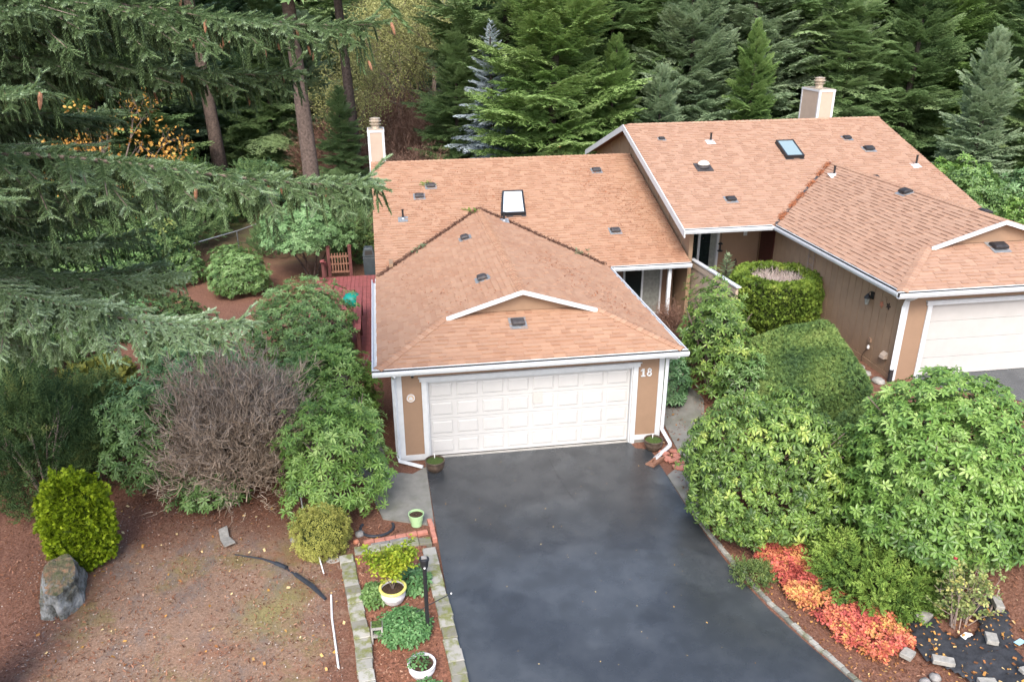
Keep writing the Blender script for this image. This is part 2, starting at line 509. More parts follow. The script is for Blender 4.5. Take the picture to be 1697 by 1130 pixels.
def link(o):
    S.collection.objects.link(o); return o
def tag(o, label=None, cat=None, group=None, kind=None):
    if label: o['label'] = label
    if cat: o['category'] = cat
    if group: o['group'] = group
    if kind: o['kind'] = kind
    return o
def thing(name, label, cat, loc=(0, 0, 0), group=None):
    o = bpy.data.objects.new(name, None); link(o)
    o.location = loc; o.empty_display_size = .2
    ROOT[o.name] = np.array(loc, float)
    return tag(o, label, cat, group)
ROOT = {}
def org_of(o):
    while o is not None and o.parent is not None: o = o.parent
    return ROOT.get(o.name, np.zeros(3)) if o is not None else np.zeros(3)
def part(name, mb, mat, parent=None, label=None, smooth=False, kind=None, bevel=0):
    """mb in world coordinates; linked as one mesh object (under parent, whose root stands at its base)"""
    me = mb.mesh(name, mat, org_of(parent), smooth)
    o = bpy.data.objects.new(name, me); link(o); o.parent = parent
    if label: o['label'] = label
    if kind: o['kind'] = kind
    if bevel:
        md = o.modifiers.new('bevel', 'BEVEL'); md.width = bevel; md.segments = 2; md.limit_method = 'ANGLE'
    return o
def solo(name, mb, mat, label, cat, loc, smooth=False, group=None, kind=None, bevel=0):
    me = mb.mesh(name, mat, loc, smooth)
    o = bpy.data.objects.new(name, me); link(o); o.location = loc
    ROOT[o.name] = np.array(loc, float)
    if bevel:
        md = o.modifiers.new('bevel', 'BEVEL'); md.width = bevel; md.segments = 2; md.limit_method = 'ANGLE'
    return tag(o, label, cat, group, kind)
def struct(name, mb, mat, smooth=False):
    me = mb.mesh(name, mat, (0, 0, 0), smooth)
    o = bpy.data.objects.new(name, me); link(o); o['kind'] = 'structure'
    return o
def piece(name, me, parent, M):
    """one object sharing mesh data, M = 4x4 world matrix"""
    o = bpy.data.objects.new(name, me); link(o); o.parent = parent
    og = org_of(parent)
    M = np.array(M, float).copy(); M[:3, 3] -= og
    o.matrix_basis = Matrix(M.tolist())
    return o
def frame(x, y, z, p, sc=(1, 1, 1)):
    M = np.eye(4)
    M[:3, 0], M[:3, 1], M[:3, 2], M[:3, 3] = np.array(x) * sc[0], np.array(y) * sc[1], np.array(z) * sc[2], p
    return M
def gz(x, y):
    t = np.clip((np.asarray(x, float) - 6.2) / 4.6, 0, 1)
    return 1.22 * t * t * (3 - 2 * t)
def scatter(tv, tf, tt, P, M, tint):
    """copies of a template (tv verts, tf tri array, tt tint) with rotations M (k,3,3) at P (k,3)"""
    V = np.einsum('kij,nj->kni', M, tv) + P[:, None, :]
    k, n = len(P), len(tv)
    F = (tf[None] + (np.arange(k) * n)[:, None, None]).reshape(-1, tf.shape[1])
    T = (tt[None, :] + tint[:, None]).ravel()
    return V.reshape(-1, 3), F, T
def basis_z(N, scale, roll=None):
    """rotation matrices whose z axis is N (k,3), random roll, uniform scale (k,)"""
    k = len(N)
    N = N / np.linalg.norm(N, axis=1, keepdims=True)
    a = rng.normal(size=(k, 3)) if roll is None else roll
    x = a - N * (a * N).sum(1, keepdims=True); x /= np.linalg.norm(x, axis=1, keepdims=True)
    y = np.cross(N, x)
    return np.stack([x, y, N], axis=2) * np.asarray(scale).reshape(-1, 1, 1)
def nz(p, s=1.0):
    return noise.noise(Vector((p[0] * s, p[1] * s, p[2] * s)))
# ------------------------------------------------------------ ground
def grid_sheet(xs, ys, zf):
    X, Y = np.meshgrid(xs, ys); Z = zf(X, Y)
    V = np.stack([X.ravel(), Y.ravel(), Z.ravel()], 1)
    nx, ny = len(xs), len(ys)
    i = np.arange((nx - 1) * (ny - 1)); c = i % (nx - 1); r_ = i // (nx - 1)
    a = r_ * nx + c
    return V, np.stack([a, a + 1, a + nx + 1, a + nx], 1)
def gzr(X, Y):
    Z = gz(X, Y)
    near = (Y > -12) & (Y < 12) & (X > -14) & (X < 10.6)
    flat = ((X > -1.6) & (X < 5.6) & (Y < 12)) | (X > 10.5)
    N = np.array([[noise.noise(Vector((x * .9, y * .9, 0))) * .05 + noise.noise(Vector((x * 4, y * 4, 3))) * .018 for x, y in zip(rx, ry)] for rx, ry in zip(X, Y)])
    edge = np.clip(np.minimum(np.minimum(np.abs(X + .9), np.abs(X - 5.4)), np.abs(X - 10.5)) / 2.5, 0, 1)
    return Z + np.where(flat, 0, N * edge)
far = [20, 26, 34, 45, 60, 85, 120, 200, 400, 900]
xs = np.concatenate([-np.array(far[::-1]), np.arange(-16, 16.01, .2), np.array(far)])
ys = np.concatenate([[-60, -35, -22], np.arange(-16, 14, .2), [15, 17, 20, 26, 34, 45, 60, 90, 140, 250, 500, 1000]])
V, F = grid_sheet(xs, ys, gzr)
g = bpy.data.objects.new('ground', mesh_np('ground', V, [F], None, 'ground', True)); link(g); g['kind'] = 'structure'

def sheet(name, poly, z, mat, thick=None, zf=None):
    mb = MB()
    P = [(x, y, (zf(x, y) if zf else 0) + z) for x, y in poly]
    n = len(P)
    if thick:
        mb.prism([(a, b, c - thick) for a, b, c in P], (0, 0, thick))
    else:
        mb.add(P, [tuple(range(n))])
    return struct(name, mb, mat)
# driveway in front of the garage, its joint, and the aprons
drv = [(-.62, -.30), (-.56, -3.4), (-.5, -6), (-.42, -9), (-.3, -14), (7.6, -14), (6.4, -9.4), (5.66, -8.0), (5.36, -7.1), (5.10, -6.2),
       (4.92, -5.2), (4.83, -4.2), (4.79, -3.2), (4.79, -.42), (4.45, -.30), (4.40, .10), (-.52, .10)]
sheet('driveway', drv, .022, 'asphalt', .05)
sheet('garage_apron', [(-.5, .02), (4.38, .02), (4.38, .10), (-.5, .10)][::1], .034, 'concrete_pale', .03)
mb = MB()
pts = [(2.28, -.5), (2.32, -1.2), (2.41, -1.9), (2.5, -2.3)]
for (x, y), (x2, y2) in zip(pts, pts[1:]):
    mb.add([(x - .003, y, .026), (x + .003, y, .026), (x2 + .003, y2, .026), (x2 - .003, y2, .026)], [(0, 1, 2, 3)])
struct('driveway_cracks', mb, 'crack')
sheet('driveway', [(11.5, .1), (17.5, .1), (18.5, -3), (24, -9), (40, -16), (36, -20), (15.2, -4.6), (13.2, -1.4), (12.2, -.9)], 1.235, 'asphalt', .05)
# concrete paths
sheet('path', [(-.62, -.35), (-.95, -.62), (-1.45, -.45), (-1.6, .6), (-1.75, 1.6), (-2.6, 5.2), (-3.4, 5.2), (-2.9, 2.5), (-2.2, -.1), (-1.65, -2.3), (-.60, -2.72)], .03, 'concrete', .06)
pr = [(4.80, -1.62), (4.83, -3.35), (5.0, -3.42), (5.55, -3.0), (6.0, -1.9), (6.25, -.6), (6.55, .6), (7.05, 1.9), (7.35, 3.0), (7.3, 4.4), (7.35, 6.4), (6.2, 6.4),
      (6.35, 4.4), (6.4, 3.2), (5.95, 2.0), (5.55, .9), (5.45, -.3), (5.4, -1.1)]
sheet('path', pr, .03, 'concrete', .06, lambda x, y: max(0, float(gz(x, y))) * .6 if x > 6 else 0)

# ------------------------------------------------------------ houses
HC = {}
def shingle_meshes(mat):
    out = []
    for k in range(10):
        t = [.014, .032][k % 2]
        tv = .33 + .34 * (k // 2) / 4
        V = [(-.5, 0, 0), (.5, 0, 0), (-.5, 0, t), (.5, 0, t), (.5, 1, .003), (-.5, 1, .003)]
        me = MB().add(V, [(0, 1, 3, 2), (2, 3, 4, 5), (0, 2, 5), (1, 4, 3)], tv).mesh('shingle', mat)
        out.append((t, tv, me))
    return out

class Roof:
    def __init__(s, mat):
        s.tabs, s.mat = [], mat
        s.units = shingle_meshes(mat)
    def plane(s, mapf, spans, dmax, e=.133, seed=0):
        """mapf(u, d) -> world point; spans(d) -> list of (u0, u1) at distance d up the plane"""
        rr = random.Random(seed)
        n = int(math.ceil(dmax / e))
        for c in range(n):
            d0, d1 = c * e, min((c + 1) * e + .004, dmax)
            A, B = spans(d0 + 1e-4), spans(d1 - 1e-4)
            base = rr.uniform(-.12, .12)
            for k, (a0, a1) in enumerate(A):
                if k >= len(B):
                    b0 = b1 = (a0 + a1) / 2
                else:
                    b0, b1 = B[k]
                lo, hi = max(a0, b0), min(a1, b1)
                cuts = []
                u = lo + rr.uniform(.05, .30)
                while u < hi - .06:
                    cuts.append(u); u += rr.choice((.18, .22, .26, .30, .36, .42)) * .95
                xs0 = [a0] + cuts + [a1]; xs1 = [b0] + cuts + [b1]
                tk = rr.random() < .5
                for j in range(len(xs0) - 1):
                    tk = (not tk) if rr.random() < .8 else tk
                    unit = rr.randrange(5) * 2 + (1 if tk else 0)
                    tint = s.units[unit][1]
                    whole = abs(xs0[j] - xs1[j]) < 1e-6 and abs(xs0[j + 1] - xs1[j + 1]) < 1e-6
                    if xs0[j + 1] - xs0[j] < .01 and xs1[j + 1] - xs1[j] < .01: continue
                    s.tabs.append((mapf, xs0[j], xs0[j + 1], xs1[j], xs1[j + 1], d0, d1, s.units[unit][0], tint, unit, whole))
    def build(s, roof, house, inview):
        rec = []
        for (mf, a, b, c, d, d0, d1, t, tint, unit, whole) in s.tabs:
            p = np.array([mf(a, d0), mf(b, d0), mf(d, d1), mf(c, d1)], float)
            nn = np.cross(p[1] - p[0], p[3] - p[0]) if whole else np.cross(np.array(mf(1, 0.)) - np.array(mf(0, 0.)), np.array(mf(0, 1.)) - np.array(mf(0, 0.)))
            nn /= np.linalg.norm(nn)
            if nn[2] < 0: nn = -nn
            rec.append((np.linalg.norm(p.mean(0) - CAM) if (whole and inview(p.mean(0)) and b - a > .13) else 1e9, p, nn, t, tint, unit))
        order = sorted(range(len(rec)), key=lambda i: rec[i][0])
        chosen = set(i for i in order[:296] if rec[i][0] < 1e8)
        mb = MB()
        V, T = [], []
        for i, (dist, p, nn, t, tint, unit) in enumerate(rec):
            base = p + nn * .004
            if i in chosen:
                u = p[1] - p[0]; w = np.linalg.norm(u); vv = p[3] - p[0]; h = np.linalg.norm(vv)
                mid = (base[0] + base[1]) / 2
                M = frame(u / w, vv / h, np.cross(u / w, vv / h), mid, (w, h, 1))
                if np.cross(u / w, vv / h)[2] < 0:
                    M = frame(-u / w, vv / h, -np.cross(u / w, vv / h), mid, (w, h, 1))
                piece('shingle', s.units[unit][2], roof, M)
            else:
                V += [base[0], base[1], base[0] + nn * t, base[1] + nn * t, base[2] + nn * .003, base[3] + nn * .003]
                T += [tint] * 6
        V = np.array(V); k = len(V) // 6; off = (np.arange(k) * 6)[:, None]
        q = np.array([[0, 1, 3, 2], [2, 3, 4, 5]]); tr = np.array([[0, 2, 5], [1, 4, 3]])
        F4 = (q[None] + off[:, :, None]).reshape(-1, 4); F3 = (tr[None] + off[:, :, None]).reshape(-1, 3)
        me = mesh_np('shingle_courses', V - org_of(roof), [F4, F3], T, s.mat)
        o = bpy.data.objects.new('shingle_courses', me); link(o); o.parent = roof; o['kind'] = 'stuff'

def caps(roof, p, q, w, n1, n2, mat, step=.15, skip=None):
    """bent cap shingles along the line p->q (low end first); n1, n2 = unit directions down each side"""
    p, q = np.array(p, float), np.array(q, float)
    d = q - p; L = np.linalg.norm(d); d /= L
    n1, n2 = np.array(n1, float), np.array(n2, float)
    n1 = n1 - d * (n1 @ d); n1 /= np.linalg.norm(n1); n2 = n2 - d * (n2 @ d); n2 /= np.linalg.norm(n2)
    mes = []
    for tv in (.3, .5, .7):
        l = step * 1.25; up_ = np.array([0, 0, 1.])
        c0, c1 = up_ * .045, d * l + up_ * .022
        V = [n1 * w + c0 * .8, c0, n2 * w + c0 * .8, n1 * w + c1, c1, n2 * w + c1, n1 * w + c0 * .3, up_ * .012, n2 * w + c0 * .3]
        mes.append(MB().add(V, [(0, 1, 4, 3), (1, 2, 5, 4), (6, 7, 1, 0), (7, 8, 2, 1), (0, 3, 6), (2, 8, 5)], tv).mesh('ridge_cap', mat))
    for i in range(int(L / step)):
        M = np.eye(4); M[:3, 3] = p + d * i * step
        piece('ridge_cap', rnd.choice(mes), roof, M)

def gutter(house, p, q, out, name='gutter', dark=True):
    """u-shaped trough from p to q; out = horizontal unit direction away from the roof"""
    p, q, out = np.array(p, float), np.array(q, float), np.array(out, float)
    z = np.array([0, 0, 1.])
    prof = [(0.0, .02), (.0, -.13), (.09, -.13), (.125, -.06), (.125, .0), (.105, .0), (.105, -.055), (.08, -.115), (.02, -.115), (.02, .02)]
    P = [out * a + z * b for a, b in prof]
    n = len(P); mb = MB()
    V = [p + a for a in P] + [q + a for a in P]
    mb.add(V, [(i, (i + 1) % n, n + (i + 1) % n, n + i) for i in range(n)] + [(0, 1, 2, 8, 9), (2, 3, 4, 5, 6, 7, 8), (n, n + 9, n + 8, n + 2, n + 1), (n + 2, n + 8, n + 7, n + 6, n + 5, n + 4, n + 3)])
    o = part(name, mb, 'gutter_white', house)
    if not dark: return o
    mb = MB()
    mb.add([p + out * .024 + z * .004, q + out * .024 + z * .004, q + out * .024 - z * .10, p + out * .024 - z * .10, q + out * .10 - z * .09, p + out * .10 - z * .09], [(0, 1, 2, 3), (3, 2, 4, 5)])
    part('gutter_shade_strip', mb, 'dark_gap', o)  # dark quads stand in for the trough's shaded hollow and its leaf debris
    return o

def downspout(house, pts, w=.085, shoe=None):
    mb = MB()
    mb.tube(pts, w * .62, 4)
    o = part('downspout', mb, 'gutter_white', house)
    return o

def roof_vent(house, p, yawv=0, mat='vent_grey', sz=1.0, nrm=(0, -.305, .952)):
    """low hooded box vent on its flashing"""
    nrm = np.array(nrm, float); nrm /= np.linalg.norm(nrm)
    dn = np.array([nrm[0], nrm[1], 0.]); dn /= np.linalg.norm(dn); dn = dn - nrm * (dn @ nrm); dn /= np.linalg.norm(dn)
    sdv = np.cross(nrm, dn)
    p = np.array(p, float); P = lambda a, b, c: p + sdv * a * sz + dn * b * sz + nrm * (c * sz + .012)
    mb = MB()
    mb.obox(P(0, 0, .012), sdv * .2 * sz, dn * .2 * sz, nrm * .006, .5)
    o = part('roof_vent', mb, 'flashing', house)
    hood = MB()
    a, b, h = .15, .13, .10
    V = [P(-a, -b, .02), P(a, -b, .02), P(a, b, .05), P(-a, b, .05), P(-a, -b, h * .6), P(a, -b, h * .6), P(a, b * .9, h), P(-a, b * .9, h),
         P(-a * .85, -b * .5, h * 1.15), P(a * .85, -b * .5, h * 1.15), P(a * .85, b * .6, h * 1.2), P(-a * .85, b * .6, h * 1.2)]
    hood.add(V, [(0, 1, 5, 4), (1, 2, 6, 5), (2, 3, 7, 6), (3, 0, 4, 7), (4, 5, 9, 8), (5, 6, 10, 9), (6, 7, 11, 10), (7, 4, 8, 11), (8, 9, 10, 11), (0, 3, 2, 1)])
    part('vent_hood', hood, mat, o, bevel=.012)
    return o
def vent_pipe(house, p, h=.32, mat='black_metal', base='flashing'):
    p = np.array(p, float)
    o = part('vent_pipe', MB().tube([p, p + (0, 0, h)], .035, 10).lathe([(.035, 0), (.045, 0), (.045, .02), (.035, .02)], p + (0, 0, h - .02), 10), mat, house)
    part('pipe_flashing', MB().obox(p + (0, 0, .02), (.16, 0, 0), (0, .15, .048), (0, -.002, .006)).lathe([(.075, 0), (.045, .07)], p + (0, 0, .02), 10), base, o)
def skylight(house, p00, p10, p11, p01, pane):
    """corner points on the roof (front-left, front-right, back-right, back-left)"""
    P = [np.array(p, float) for p in (p00, p10, p11, p01)]
    nn = np.cross(P[1] - P[0], P[3] - P[0]); nn /= np.linalg.norm(nn)
    nn = nn if nn[2] > 0 else -nn
    c = sum(P) / 4
    mb = MB()
    for i in range(4):
        a, b = P[i], P[(i + 1) % 4]
        e = (b - a) / np.linalg.norm(b - a)
        mb.bar(a + nn * .07 - e * .028, b + nn * .07 + e * .028 - e * .056, .056, .14, nn)
    o = part('skylight', mb, 'black_metal', house)
    I = [c + (p - c) * .93 + nn * .12 for p in P]
    part('pane', MB().prism(I, nn * .012), pane, o)
    fl = [c + (p - c) * 1.14 + nn * .022 for p in P]
    part('skylight_flashing', MB().prism(fl, nn * .006), 'vent_grey', o)
def chimney(house, x0, x1, y0, y1, z0, z1):
    o = part('chimney', MB().box(x0, x1, y0, y1, z0, z1 - .05), 'chimney_tan', house)
    t = .07
    mb = MB()
    for (x, y) in ((x0, y0), (x1, y0), (x0, y1), (x1, y1)):
        mb.box(x - .012 if x == x0 else x - t, x + t if x == x0 else x + .012, y - .012 if y == y0 else y - t, y + t if y == y0 else y + .012, z0, z1 - t)
    mb.box(x0 - .02, x1 + .02, y0 - .02, y1 + .02, z1 - t, z1)
    part('chimney_trim', mb, 'white_paint', o)
    cx, cy = (x0 + x1) / 2, (y0 + y1) / 2
    mb = MB().box(x0 + .02, x1 - .02, y0 + .02, y1 - .02, z1 + .001, z1 + .025)
    part('chimney_top', mb, 'cap_metal', o)
    mb = MB().lathe([(.15, .02), (.15, .16), (.21, .17), (.22, .19), (.15, .21), (.15, .25), (.22, .27), (.23, .30), (.17, .32), (.17, .36), (.20, .37), (.20, .39), (.05, .42)], (cx, cy, z1), 18)
    part('chimney_cap', mb, 'cap_metal', o, smooth=False)

def house(label, name, K, ty, tz, a, b, Yv, Yr, Xr, wl, wr, He, s_, ov, Yg, zg, mat, ridge_back, inview, seed):
    """K None: as built; K number: mirrored, world x = K - local x"""
    W = (lambda x, y, z: np.array((x, y + ty, z + tz), float)) if K is None else (lambda x, y, z: np.array((K - x, y + ty, z + tz), float))
    H = thing('house', label, 'house', tuple(W((a + b) / 2, 0, 0)))
    half = (b - a) / 2; xm = (a + b) / 2; Hg = He + s_ * half; Hr = He + s_ * (Yr - Yv); kg = (zg - He) / s_
    Ygw = -ov + kg                       # where the front hip stops at the little gable
    # deck slabs
    def slab(mb, pts, th=.07):
        P = [W(*p) for p in pts]
        if K is not None: P = P[::-1]
        mb.prism([p - (0, 0, th) for p in P], (0, 0, th - .002))
    dk = MB()
    slab(dk, [(a, Yv, He), (xm, Yv + half, Hg), (b, Yv, He), (Xr, Yv, He), (Xr, Yr, Hr), (a, Yr, Hr)])
    slab(dk, [(a, Yr, Hr), (Xr, Yr, Hr), (Xr, Yr + ridge_back, Hr - s_ * ridge_back), (a, Yr + ridge_back, Hr - s_ * ridge_back)])
    slab(dk, [(a, -ov, He), (a + kg, Ygw, zg), (a + kg, Yg, zg), (xm, Yg, Hg), (xm, Yv + half, Hg), (a, Yv, He)])
    slab(dk, [(b, -ov, He), (b, Yv, He), (xm, Yv + half, Hg), (xm, Yg, Hg), (b - kg, Yg, zg), (b - kg, Ygw, zg)])
    slab(dk, [(a, -ov, He), (b, -ov, He), (b - kg, Ygw, zg), (a + kg, Ygw, zg)])
    roof = part('roof', dk, 'roof_deck', H)
    RF = Roof(mat)
    e = .133
    # main front slope
    def mspan(d):
        y = Yv + d
        if d < half: return [(a, a + d), (b - d, Xr)]
        return [(a, xm), (xm, Xr)]
    RF.plane(lambda u, d: W(u, Yv + d, He + s_ * d), mspan, Yr - Yv, e, seed)
    RF.plane(lambda u, d: W(a + d, u, He + s_ * d), lambda d: [((-ov + d) if d < kg else Yg, Yv + d)], half, e, seed + 1)
    RF.plane(lambda u, d: W(b - d, u, He + s_ * d), lambda d: [((-ov + d) if d < kg else Yg, Yv + d)], half, e, seed + 2)
    RF.plane(lambda u, d: W(u, -ov + d, He + s_ * d), lambda d: [(a + d, b - d)], kg, e, seed + 3)
    RF.build(roof, H, inview)
    sx = 1 if K is None else -1
    sl = lambda x, y: np.array((x * sx, y, -s_), float)
    caps(roof, W(a, -ov, He + .006), W(a + kg, Ygw, zg + .006), .13, sl(-1, 0), sl(0, -1), mat)
    caps(roof, W(b, -ov, He + .006), W(b - kg, Ygw, zg + .006), .13, sl(1, 0), sl(0, -1), mat)
    caps(roof, W(xm, Yg, Hg + .006), W(xm, Yv + half, Hg + .006), .12, sl(-1, 0), sl(1, 0), mat)
    caps(roof, W(a, Yr, Hr + .006), W(Xr, Yr, Hr + .006), .12, sl(0, -1), sl(0, 1), mat, .16)
    # little front gable
    g = MB().prism([W(a + kg + .05, Ygw - .03, zg + .02), W(b - kg - .05, Ygw - .03, zg + .02), W(xm, Ygw - .03, Hg - .04)], (0, .06, 0))
    gab = part('gable_wall', g, 'tan_siding_plain', H)
    for sgn in (-1, 1):
        x0 = xm + sgn * (half - kg + .06)
        pp, qq = W(x0, Yg - .015, zg - .085), W(xm + .0 * sgn, Yg - .015, Hg - .085)
        if sgn * sx > 0: pp, qq = qq, pp
        part('bargeboard', MB().prism([pp, qq, qq + (0, 0, .11), pp + (0, 0, .11)], (0, .03, 0)), 'white_paint', gab)
    # gutters
    yo = -ov
    o = np.array
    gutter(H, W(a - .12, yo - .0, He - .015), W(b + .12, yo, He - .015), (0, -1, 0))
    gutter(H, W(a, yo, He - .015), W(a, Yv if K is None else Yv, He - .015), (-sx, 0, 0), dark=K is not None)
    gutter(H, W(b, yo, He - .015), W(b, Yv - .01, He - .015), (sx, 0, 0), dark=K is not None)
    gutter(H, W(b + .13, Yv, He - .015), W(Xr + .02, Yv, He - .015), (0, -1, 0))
    HC[name] = dict(W=W, H=H, roof=roof, sx=sx, xm=xm, half=half, Hg=Hg, Hr=Hr, kg=kg)
    return H

frame_l = lambda p: True
h1 = dict(a=-1.58, b=5.41, Yv=6.19, Yr=13.03, Xr=8.06, wl=-1.17, wr=5.11, He=2.597, s_=.3198, ov=.40, Yg=1.10, zg=3.147)
H1 = house('tan two-car-garage house with the number 18 and an orange-brown shingle roof', 'h1', None, 0, 0, mat='shingle', ridge_back=5.5, inview=frame_l, seed=11, **h1)
h2 = dict(a=-1.62, b=5.53, Yv=6.05, Yr=12.86, Xr=8.45, wl=-1.2, wr=5.11, He=2.597, s_=.3198, ov=.40, Yg=1.10, zg=3.147)
K2, TY2, TZ2 = 16.146, -.068, 1.1158
def inv2(p):
    d = p - CAM; return abs((d @ r2) / (d @ fwd) - .014) < .62
H2 = house('tan house at the right edge with the taller roof and grooved side wall', 'h2', K2, TY2, TZ2, mat='shingle_clean', ridge_back=5.5, inview=inv2, seed=21, **h2)

# ---- house 18: walls
def bx(*a): return MB().box(*a)
w = 'tan_siding_plain'
DL, DR, DH = -.505, 4.38, 2.045
mb = MB().box(-1.17, DL, 0, .12, .16, 2.57).box(DR, 5.11, 0, .12, .16, 2.57).box(DL, DR, 0, .12, DH, 2.57)
part('wall', mb, w, H1)
part('wall', MB().box(-1.17, -1.05, .12, 6.6, 0, 2.57), 'tan_siding', H1)
part('wall', MB().box(4.99, 5.11, .12, 7.3, 0, 2.57), 'tan_siding', H1)
part('wall', MB().box(-1.17, -1.05, 6.6, 18.2, 0, 2.9).prism([(-1.17, 6.6, 2.4), (-1.17, 18.2, 2.75), (-1.17, 18.2, 3.0), (-1.17, 13.03, 4.68), (-1.17, 6.6, 2.64)], (.12, 0, 0)), 'tan_siding', H1)
part('wall', MB().box(-1.05, 8.0, 18.08, 18.2, 0, 3.0), 'tan_siding', H1)
# recessed entry wall: dark siding with a sliding window
YE = 7.4
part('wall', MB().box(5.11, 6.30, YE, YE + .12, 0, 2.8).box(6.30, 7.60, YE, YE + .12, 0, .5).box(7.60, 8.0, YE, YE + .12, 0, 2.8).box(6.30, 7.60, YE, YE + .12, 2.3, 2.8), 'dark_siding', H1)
wi = part('window', MB().box(6.30, 6.36, YE - .04, YE + .08, .5, 2.3).box(7.54, 7.60, YE - .04, YE + .08, .5, 2.3).box(6.92, 6.98, YE - .03, YE + .07, .5, 2.3)
          .box(6.36, 7.54, YE - .04, YE + .08, 2.24, 2.3).box(6.36, 7.54, YE - .04, YE + .08, .5, .56), 'white_paint', H1)
part('pane', MB().box(6.36, 6.92, YE + .02, YE + .03, .56, 2.24), 'window_glass', wi)
part('pane', MB().box(6.98, 7.54, YE + .02, YE + .03, .56, 2.24), 'curtain', wi)
part('porch_post', MB().box(7.42, 7.52, 6.30, 6.40, 0, 2.53), 'gutter_white', H1)
# window on the left wall strip
part('corner_trim', MB().box(-1.195, -1.07, -.025, 0, 0, 2.57).box(-1.195, -1.17, 0, .10, 0, 2.57), 'white_paint', H1)
part('corner_trim', MB().box(5.01, 5.135, -.025, 0, 0, 2.57).box(5.11, 5.135, 0, .10, 0, 2.57), 'white_paint', H1)
part('base_trim', MB().box(-1.07, DL - .12, -.02, 0, .03, .17), 'white_paint', H1)
part('base_trim', MB().box(DR + .12, 5.01, -.02, 0, .09, .22), 'white_paint', H1)
part('foundation', MB().box(-1.16, DL - .02, .0, .1, 0, .158).box(DR + .02, 5.10, .0, .1, 0, .158), 'concrete', H1)
df = MB().box(DL - .12, DL, -.035, .0, 0, DH + .02).box(DR, DR + .12, -.035, .0, 0, DH + .02).box(DL - .16, DR + .16, -.05, 0, DH + .02, DH + .11)
df.box(DL - .19, DR + .19, -.07, 0, DH + .11, DH + .14).box(DL, DL + .03, 0, .12, 0, DH).box(DR - .03, DR, 0, .12, 0, DH).box(DL + .03, DR - .03, 0, .12, DH - .03, DH + .018)
part('door_frame', df, 'white_paint', H1, bevel=.006)
gd = part('garage_door', MB().box(DL + .032, DR - .032, .125, .15, .045, DH - .032), 'door_white', H1)
x0, x1 = DL + .035, DR - .035
sh = (DH - .04 - .05) / 4
pw = (x1 - x0) / 8
pan = MB()
def raised(mb, x0, x1, z0, z1, y, t=.5):
    i = .035
    V = [(x0, y, z0), (x1, y, z0), (x1, y, z1), (x0, y, z1), (x0 + i, y - .012, z0 + i), (x1 - i, y - .012, z0 + i), (x1 - i, y - .012, z1 - i), (x0 + i, y - .012, z1 - i)]
    return mb.add(V, [(0, 1, 5, 4), (1, 2, 6, 5), (2, 3, 7, 6), (3, 0, 4, 7), (4, 5, 6, 7)], t)
for r_ in range(4):
    z0 = .048 + r_ * sh
    sec = MB()
    # stiles and rails stand proud, fields sunk
    sec.box(x0, x1, .111, .124, z0 + .004, z0 + .075).box(x0, x1, .111, .124, z0 + sh - .075, z0 + sh - .004)
    for c in range(9):
        xa = x0 + c * pw - (.05 if 0 < c < 9 else 0); xb = x0 + c * pw + (.05 if c < 8 else 0)
        sec.box(max(x0, xa), min(x1, xb), .111, .124, z0 + .075, z0 + sh - .075)
    so = part('door_section', sec, 'door_white', gd)
    for c in range(8):
        part('raised_panel', raised(MB(), x0 + c * pw + .058, x0 + (c + 1) * pw - .058, z0 + .083, z0 + sh - .083, .121), 'door_white', gd)
part('door_patch', MB().box(1.99, 2.22, .086, .094, 1.24, 1.54), 'door_patch', gd)
part('weather_strip', MB().box(x0, x1, .105, .125, .034, .046), 'dark_gap', gd)
# numbers, plaque, sensor lamp
ng = MB()
z = 1.795
def ring(cx, cz, rx, rz, w, y0=-.03, y1=.0, n=18):
    m_ = MB()
    V, F = [], []
    for k in range(n):
        th = 2 * math.pi * k / n
        for (s_, y) in ((1, y0), (1, y1), (0, y0), (0, y1)):
            V.append((cx + (rx - (0 if s_ else w)) * math.cos(th), y, cz + (rz - (0 if s_ else w * .8)) * math.sin(th)))
    for k in range(n):
        a, b = 4 * k, 4 * ((k + 1) % n)
        F += [(a, b, b + 2, a + 2), (a, a + 1, b + 1, b), (a + 2, b + 2, b + 3, a + 3)]
    return m_.add(V, F)
one = MB().box(4.605, 4.650, -.03, 0, z, z + .20).box(4.575, 4.68, -.0305, 0, z - .0, z + .026).prism([(4.606, -.0305, z + .2), (4.565, -.0305, z + .155), (4.565, -.0305, z + .135), (4.606, -.0305, z + .165)], (0, .03, 0))
part('house_number', one, 'white_paint', H1, 'white numeral 1')
e8 = MB(); r1_ = ring(4.775, z + .058, .062, .060, .032); r2_ = ring(4.775, z + .152, .050, .050, .028, -.032, 0)
for q in (r1_, r2_):
    for v, t in zip(q.V, q.T): e8.add(v, [], .5)
e8 = MB()
for q in (r1_, r2_): e8.add(q.V[0], sum(q.F.values(), []))
part('house_number', e8, 'white_paint', H1, 'white numeral 8')
pl = MB()
V0 = [(-.88 + .085 * math.cos(2 * math.pi * k / 20), -.03, 1.67 + .085 * math.sin(2 * math.pi * k / 20)) for k in range(20)]
po = part('wall_plaque', MB().prism(V0, (0, .03, 0)), 'ceramic_tan', H1)
q = ring(-.88, 1.67, .095, .095, .02, -.045, 0, 20); part('plaque_rim', MB().add(q.V[0], sum(q.F.values(), [])), 'white_glaze', po)
part('plaque_figure', MB().prism([(-.93, -.04, 1.63), (-.83, -.04, 1.63), (-.85, -.04, 1.69), (-.87, -.04, 1.715), (-.90, -.04, 1.70), (-.92, -.04, 1.68)], (0, .01, 0)), 'white_paint', po)
so = part('sensor_lamp', MB().box(-.87, -.77, -.09, -.0, 2.25, 2.31), 'white_paint', H1, bevel=.01)
part('lamp_lens', MB().lathe([(.03, 0), (.035, .02), (.03, .05)], (-.82, -.06, 2.20), 10), 'black_metal', so)
